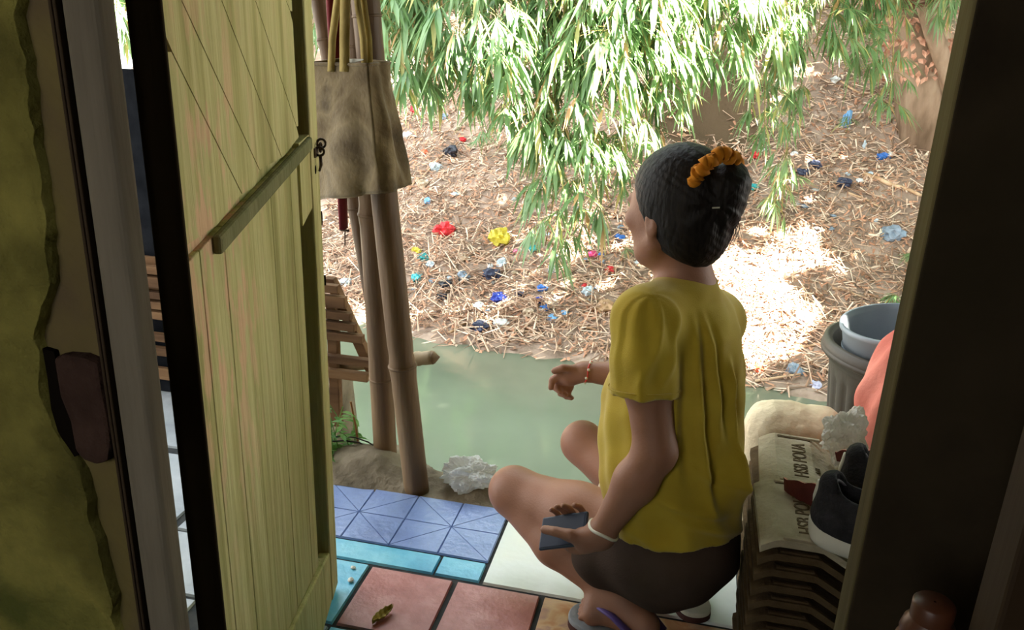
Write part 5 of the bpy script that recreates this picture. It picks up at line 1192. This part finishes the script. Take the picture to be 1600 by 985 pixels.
# shirt
lv = [(452, 1040, 1106, 1.475, 0.050), (464, 1016, 1128, 1.47, 0.080), (480, 998, 1146, 1.468, 0.100), (505, 984, 1158, 1.462, 0.115), (560, 962, 1166, 1.455, 0.125), (630, 940, 1166, 1.447, 0.130), (700, 935, 1160, 1.435, 0.135), (745, 936, 1162, 1.425, 0.138), (800, 944, 1164, 1.415, 0.140), (860, 946, 1166, 1.405, 0.150), (900, 950, 1162, 1.40, 0.150)]
L_ = []
for py, xl, xr, yc, b in lv:
    pl_, pr_ = at(xl, py, yc), at(xr, py, yc); L_.append((pl_[2] * 0.5 + pr_[2] * 0.5, (pl_[0] + pr_[0]) / 2, (pr_[0] - pl_[0]) / 2, yc, b))
L_ = np.array(L_[::-1])
shd = SDF((-0.22, 1.14, 0.12), (0.30, 1.74, 0.80), 0.0045)
sl_, (X, Y, Z) = shd.full()
cx, ax_, cy, by = (np.interp(Z, L_[:, 0], L_[:, i]) for i in (1, 2, 3, 4))
f = (np.sqrt(((X - cx) / ax_) ** 2 + ((Y - cy) / by) ** 2) - 1) * np.minimum(ax_, by)
shd.F = np.maximum(f, Z - L_[-1, 0]).astype(np.float32)
del X, Y, Z, cx, ax_, cy, by, f
shd.cone(at(1056, 480, 1.44), at(1008, 500, 1.375), 0.062, 0.060, 0.03); shd.cone(at(1076, 484, 1.49), at(1116, 502, 1.555), 0.062, 0.058, 0.03); shd.cone(at(1068, 505, 1.465), at(1070, 466, 1.474), 0.076, 0.060, 0.03)
sA, sM, sB = at(1010, 500, 1.372), at(1008, 560, 1.345), at(1006, 650, 1.325)
shd.cone(sA, sM, 0.053, 0.059, 0.03); shd.cone(sM, sB, 0.059, 0.066, 0.014)
sR, sRe = at(1112, 500, 1.56), at(1062, 560, 1.64); shd.cone(sR, sRe, 0.055, 0.060, 0.03)
bl = at(1144, 745, 1.37); shd.ell(bl, (0.020, 0.03, 0.055), 0.04)
hemz = at(1085, 886, 1.265)[2]
# cut: shirt hem, and sleeve hem (a plane across the left upper arm)
sl_, (X, Y, Z) = shd.full()
body_side = (X - sM[0]) ** 2 + (Y - sM[1]) ** 2 < 0.0058
slz = at(1006, 626, 1.26)[2]
near = Y < 1.405 - 0.0 * X
d_s = np.sqrt((X - (sB[0])) ** 2 + (Y - (sB[1])) ** 2) - 0.072
hem_surface = hemz + 0.02 * np.sin(X * 9 + 0.4) + 0.05 * np.clip((Y - 1.40) / 0.14, 0, 1) 
shd.F = np.maximum(shd.F, (hem_surface - Z).astype(np.float32))
del X, Y, Z, body_side, near, d_s, hem_surface
sleeve = SDF((-0.2, 1.14, 0.40), (0.12, 1.50, 0.78), 0.0045)
# re-cut the sleeve end: subtract everything of the sleeve cone below its hem
sb2 = sB + (sB - sM) * 0.9
cutc = SDF((0, 0, 0), (0.01, 0.01, 0.01), 0.005)
axs = unit(sB - sM)
sl_, (X, Y, Z) = shd._sub(sB - 0.14, sB + 0.14)
t_ = (X - sB[0]) * axs[0] + (Y - sB[1]) * axs[1] + (Z - sB[2]) * axs[2]; hz_ = sM + (sB - sM) * 0.62
t_ = (X - hz_[0]) * axs[0] + (Y - hz_[1]) * axs[1] + (Z - hz_[2]) * axs[2]
lvx, lva, lvy, lvb = (np.interp(Z, L_[:, 0], L_[:, i]) for i in (1, 2, 3, 4))
tor = (np.sqrt(((X - lvx) / lva) ** 2 + ((Y - lvy) / lvb) ** 2) - 1) * np.minimum(lva, lvb)
cutF = np.where((t_ > 0), np.maximum(shd.F[sl_], tor), shd.F[sl_]); shd.F[sl_] = cutF.astype(np.float32)
def shirt_d(vs):
    c = np.stack([np.interp(vs[:, 2], L_[:, 0], L_[:, 1]), np.interp(vs[:, 2], L_[:, 0], L_[:, 3])], 1)
    d = vs[:, :2] - c; th = np.arctan2(d[:, 1], d[:, 0]); r = np.linalg.norm(d, axis=1)[:, None]; d = d / np.maximum(r, 1e-6)
    z = vs[:, 2]; zt = np.clip((0.74 - z) / 0.08, 0, 1)
    def ridge(a, s): return np.exp(-(a / s) ** 2)
    out = np.zeros(len(vs))
    # long folds running down the back, fanning from the shoulder blade
    for th0, k, amp, z0, z1 in ((-1.30, -1.5, 0.0127, 0.32, 0.70), (-1.62, -1.2, 0.0102, 0.38, 0.70), (-1.05, -1.9, 0.0110, 0.45, 0.70), (-0.72, -1.0, 0.0119, 0.30, 0.62), (-1.9, -0.9, 0.0085, 0.42, 0.68)):
        w = np.clip((z - z0) / 0.08, 0, 1) * np.clip((z1 - z) / 0.05, 0, 1); out += amp * w * (ridge(th - th0 - k * (0.6 - z) * 0.9 * -1, 0.055) - 0.6 * ridge(th - th0 - 0.12 - k * (0.6 - z) * 0.9 * -1, 0.07))
    # slouch folds above the hem
    for z0, th0, sl2, amp in ((0.34, -1.2, 0.10, 0.008), (0.30, -0.9, 0.14, 0.009), (0.385, -0.7, 0.18, 0.007), (0.27, -1.8, 0.05, 0.005)):
        out += amp * ridge(z - z0 - sl2 * (th - th0) * -0.35, 0.010) * ridge(th - th0, 0.55)
    out += 0.0022 * np.sin(th * 13 + z * 22) * np.clip((0.66 - z) / 0.2, 0, 1) + 0.0016 * np.sin(z * 60 - th * 7)
    # sleeve folds
    ds = np.linalg.norm(vs - (sA + sM) / 2, axis=1); sv = vs - sM; q = np.arctan2(sv[:, 1], sv[:, 0])
    sl3 = np.exp(-(ds / 0.10) ** 4); dv = sv - (sv @ axs)[:, None] * axs; dv /= np.maximum(np.linalg.norm(dv, axis=1)[:, None], 1e-6)
    fs = 0.008 * ridge(q + 0.9 - (vs[:, 2] - 0.60) * 9, 0.16) + 0.007 * ridge(q + 1.5 - (vs[:, 2] - 0.60) * 7, 0.14) + 0.004 * ridge(q + 2.4 + (vs[:, 2] - 0.60) * 4, 0.14) + 0.003 * np.sin(q * 6 + vs[:, 2] * 30)
    res = vs.copy(); res[:, :2] += d * (out * zt * (1 - sl3))[:, None]; res += dv * (fs * sl3)[:, None]; return res
shirt = shd.build('shirt', M['shirt'], pr, 2, shirt_d)
# collar, hem stitches
mb = MB(); cc = at(1070, 466, 1.474) + np.array([0, 0, 0.022]); ring = [cc + np.array([0, 0, 0.006]) + np.array([0.054 * math.cos(t), 0.053 * math.sin(t), 0.002 + 0.012 * math.sin(t)]) for t in np.linspace(0, 2 * math.pi, 40)]
mb.tube(ring, 0.0065, 8, cap=False, squash=(0.7, 1.3)); mb.build('collar', M['shirt'], shirt, smooth=True)
mb = MB(); n1 = unit(np.cross(axs, [0, 1.0, 0])); n2 = np.cross(axs, n1); hc_ = sM + (sB - sM) * 0.50
mb.tube([hc_ + 0.0655 * (math.cos(t) * n1 + math.sin(t) * n2) for t in np.linspace(0, 2 * math.pi, 40)], 0.0018, 5, cap=False); mb.build('sleeve_stitching', M['shirt'], shirt, smooth=True)

# shorts
sh_ = SDF((-0.22, 1.12, 0.03), (0.30, 1.72, 0.42), 0.0045)
sh_.ell((0.060, 1.395, 0.222), (0.108, 0.116, 0.085), 0.03); sh_.cone((0.06, 1.38, 0.20), hip_l, 0.098, 0.100, 0.04)
hem_l = mid(hip_l, kn_l, 0.34) + np.array([0.01, -0.02, -0.035]); sh_.cone(hip_l + [0, 0, -0.02], hem_l, 0.095, 0.082, 0.04)
hem_r = mid(hip_r, kn_r, 0.50); sh_.cone(hip_r, hem_r, 0.095, 0.074, 0.04); sh_.half(hem_l + unit(kn_l - hip_l) * 0.028, unit(np.array([-1, 0.42, 0.05])) ) if False else None
def sh_d(vs):
    return vs + 0.004 * np.stack([np.sin(vs[:, 2] * 60 + vs[:, 1] * 30), np.sin(vs[:, 0] * 50 + vs[:, 2] * 40), 0 * vs[:, 0]], 1) * 0.7
sh_.half((0, 0, hemz + 0.09), (0, 0, 1)); shorts = sh_.build('shorts', M['shorts'], pr, 2, sh_d)
mb = MB(); axr = unit(kn_r - hip_r); n1 = unit(np.cross(axr, [0, 0, 1.0])); n2 = np.cross(axr, n1); hc_ = hem_r + axr * 0.035
mb.tube([hc_ + 0.070 * (math.cos(t) * n1 + math.sin(t) * n2) for t in np.linspace(0, 2 * math.pi, 32)], 0.011, 8, cap=False, squash=(0.5, 1.6)); tag(mb.build('leg_hem', M['cream_cloth'], shorts, smooth=True), 'cream coloured hem')
# bracelets
M['white_bead'] = mat('cream_bracelet', [(206, 200, 178), (226, 222, 204)], 30, 0.5, spec=0.4)
M['red_bead'] = mat('red_bracelet', [(176, 40, 36), (206, 70, 58)], 30, 0.5, spec=0.4)
def bracelet(p, ax, r, m, tr_, label, beads=None):
    ax = unit(ax); n1 = unit(np.cross(ax, [0, 1.0, 0.2])); n2 = np.cross(ax, n1); mb = MB()
    mb.tube([p + r * (math.cos(t) * n1 + math.sin(t) * n2) + 0.002 * math.sin(3 * t) * ax for t in np.linspace(0, 2 * math.pi, 40)], tr_, 8, cap=False)
    o = tag(mb.build('bracelet', m, pr, smooth=True), label)
    if beads:
        for k in range(8):
            t = 2 * math.pi * k / 8; bmb = MB(); c = p + (r + 0.001) * (math.cos(t) * n1 + math.sin(t) * n2); bmb.lathe([(0.0001, -0.0035), (0.0026, -0.0026), (0.0036, 0), (0.0026, 0.0026), (0.0001, 0.0035)], c, 10); bmb.build('bead', beads, o, smooth=True)
bracelet(mid(wr_l, el_l, 0.06), (wr_l - el_l) + np.array([0.05, 0, 0.09]), 0.0285, M['white_bead'], 0.0032, 'cream bracelet')
bracelet(mid(wr_r, el_r, 0.06), (wr_r - el_r) + np.array([0, 0, 0.03]), 0.0255, M['red_bead'], 0.0020, 'red bracelet', M['white_bead'])

# sandals
M['sole_top'] = mat('cream_sandal_footbed', [(186, 182, 158), (206, 202, 180)], 10, 0.7, 0.1, 100, spec=0.2)
M['sole_bot'] = mat('dark_brown_sandal_sole', [(58, 36, 32), (80, 52, 46)], 10, 0.8, 0.2, 60, spec=0.15)
M['purple'] = mat('purple_sandal_strap', [(72, 54, 104), (96, 76, 132)], 10, 0.55, spec=0.3)
M['grey_bed'] = mat('grey_sandal_footbed', [(128, 132, 136), (150, 152, 154)], 16, 0.8, 0.3, 90, spec=0.2)
def sandal(heel, toe, side, label, topm):
    heel, toe = np.array(heel), np.array(toe); L = np.linalg.norm(toe - heel); f = (toe - heel) / L; s = np.array([f[1], -f[0], 0]) * side
    out = [(0.0, 0.0), (0.012, 0.030), (0.05, 0.040), (0.11, 0.036), (0.17, 0.044), (0.215, 0.046), (0.245, 0.030), (0.255, 0.0), (0.245, -0.028), (0.215, -0.042), (0.17, -0.040), (0.11, -0.031), (0.05, -0.036), (0.012, -0.028)]
    import itertools
    pts = []
    for i in range(len(out)):
        a, b, c, d = (np.array(out[(i + k) % len(out)]) for k in (-1, 0, 1, 2))
        for t in (0, 0.25, 0.5, 0.75): pts.append(0.5 * ((2 * b) + (-a + c) * t + (2 * a - 5 * b + 4 * c - d) * t * t + (-a + 3 * b - 3 * c + d) * t ** 3))
    W3 = lambda p, z: heel + f * p[0] * L / 0.255 + s * p[1] + np.array([0, 0, z])
    mb = MB(); mb.prism([W3(p, 0.001) for p in pts], (0, 0, 0.013)); so1 = tag(mb.build('sandal', M['sole_bot'], pr), label)
    bevel(so1, 0.002); mb = MB(); mb.prism([W3(p * np.array([1, 0.97]), 0.014) for p in pts], (0, 0, 0.012)); bevel(mb.build('footbed', topm, so1), 0.003)
    for sg_, bx in ((1, 0.09), (-1, 0.10)):
        mb = MB(); q = [W3((bx - 0.03, sg_ * 0.036), 0.026), W3((bx, sg_ * 0.040), 0.048), W3((bx + 0.05, sg_ * 0.034), 0.074), W3((bx + 0.09, sg_ * 0.014), 0.066), W3((bx + 0.105, 0.004), 0.030)]
        mb.tube(q, [0.008, 0.009, 0.008, 0.0065, 0.005], 8, squash=(1.2, 0.6)); mb.build('strap', M['purple'], so1, smooth=True)
hd_ = unit((heel_l - toe_l) * [1, 1, 0]); toe_s = toe_l * [1, 1, 0] - hd_ * 0.022
sandal(toe_s + hd_ * 0.25, toe_s, 1, 'sandal with grey footbed and purple straps', M['grey_bed'])
hr_s = onz(1092, 976); sandal(hr_s, hr_s + unit([-0.36, 1, 0]) * 0.25, -1, 'sandal with cream footbed seen from the heel', M['sole_top'])
# phone held in the left hand
M['phone_case'] = mat('dark_navy_phone_case', [(30, 36, 50), (42, 50, 66)], 10, 0.5, 0.05, 100, spec=0.4)
M['phone_glass'] = mat('dark_phone_screen', [(18, 24, 40), (28, 36, 54)], 3, 0.45, spec=0.15)
pho = base('smartphone', ph(0.061, PW / 2, 0)); tag(pho, 'dark navy smartphone held in the left hand of the squatting person', 'phone')
def pbox(l0, l1, s0, s1, n0, n1, name, m, bw):
    mb = MB(); v = [ph(t, s, n) for n in (n0, n1) for t, s in ((l0, s0), (l1, s0), (l1, s1), (l0, s1))]; mb.add(v, [(0, 3, 2, 1), (4, 5, 6, 7), (0, 1, 5, 4), (1, 2, 6, 5), (2, 3, 7, 6), (3, 0, 4, 7)]); return bevel(mb.build(name, m, pho), bw, 3)
pbox(0, 0.108, 0, PW, -0.0045, 0.0035, 'case', M['phone_case'], 0.0035)
pbox(0.004, 0.104, 0.0035, PW - 0.0035, 0.002, 0.0042, 'screen', M['phone_glass'], 0.0006)
for t0, t1 in ((0.040, 0.052), (0.058, 0.078)): pbox(t0, t1, PW - 0.0005, PW + 0.0008, -0.0015, 0.001, 'button', M['phone_case'], 0.0004)
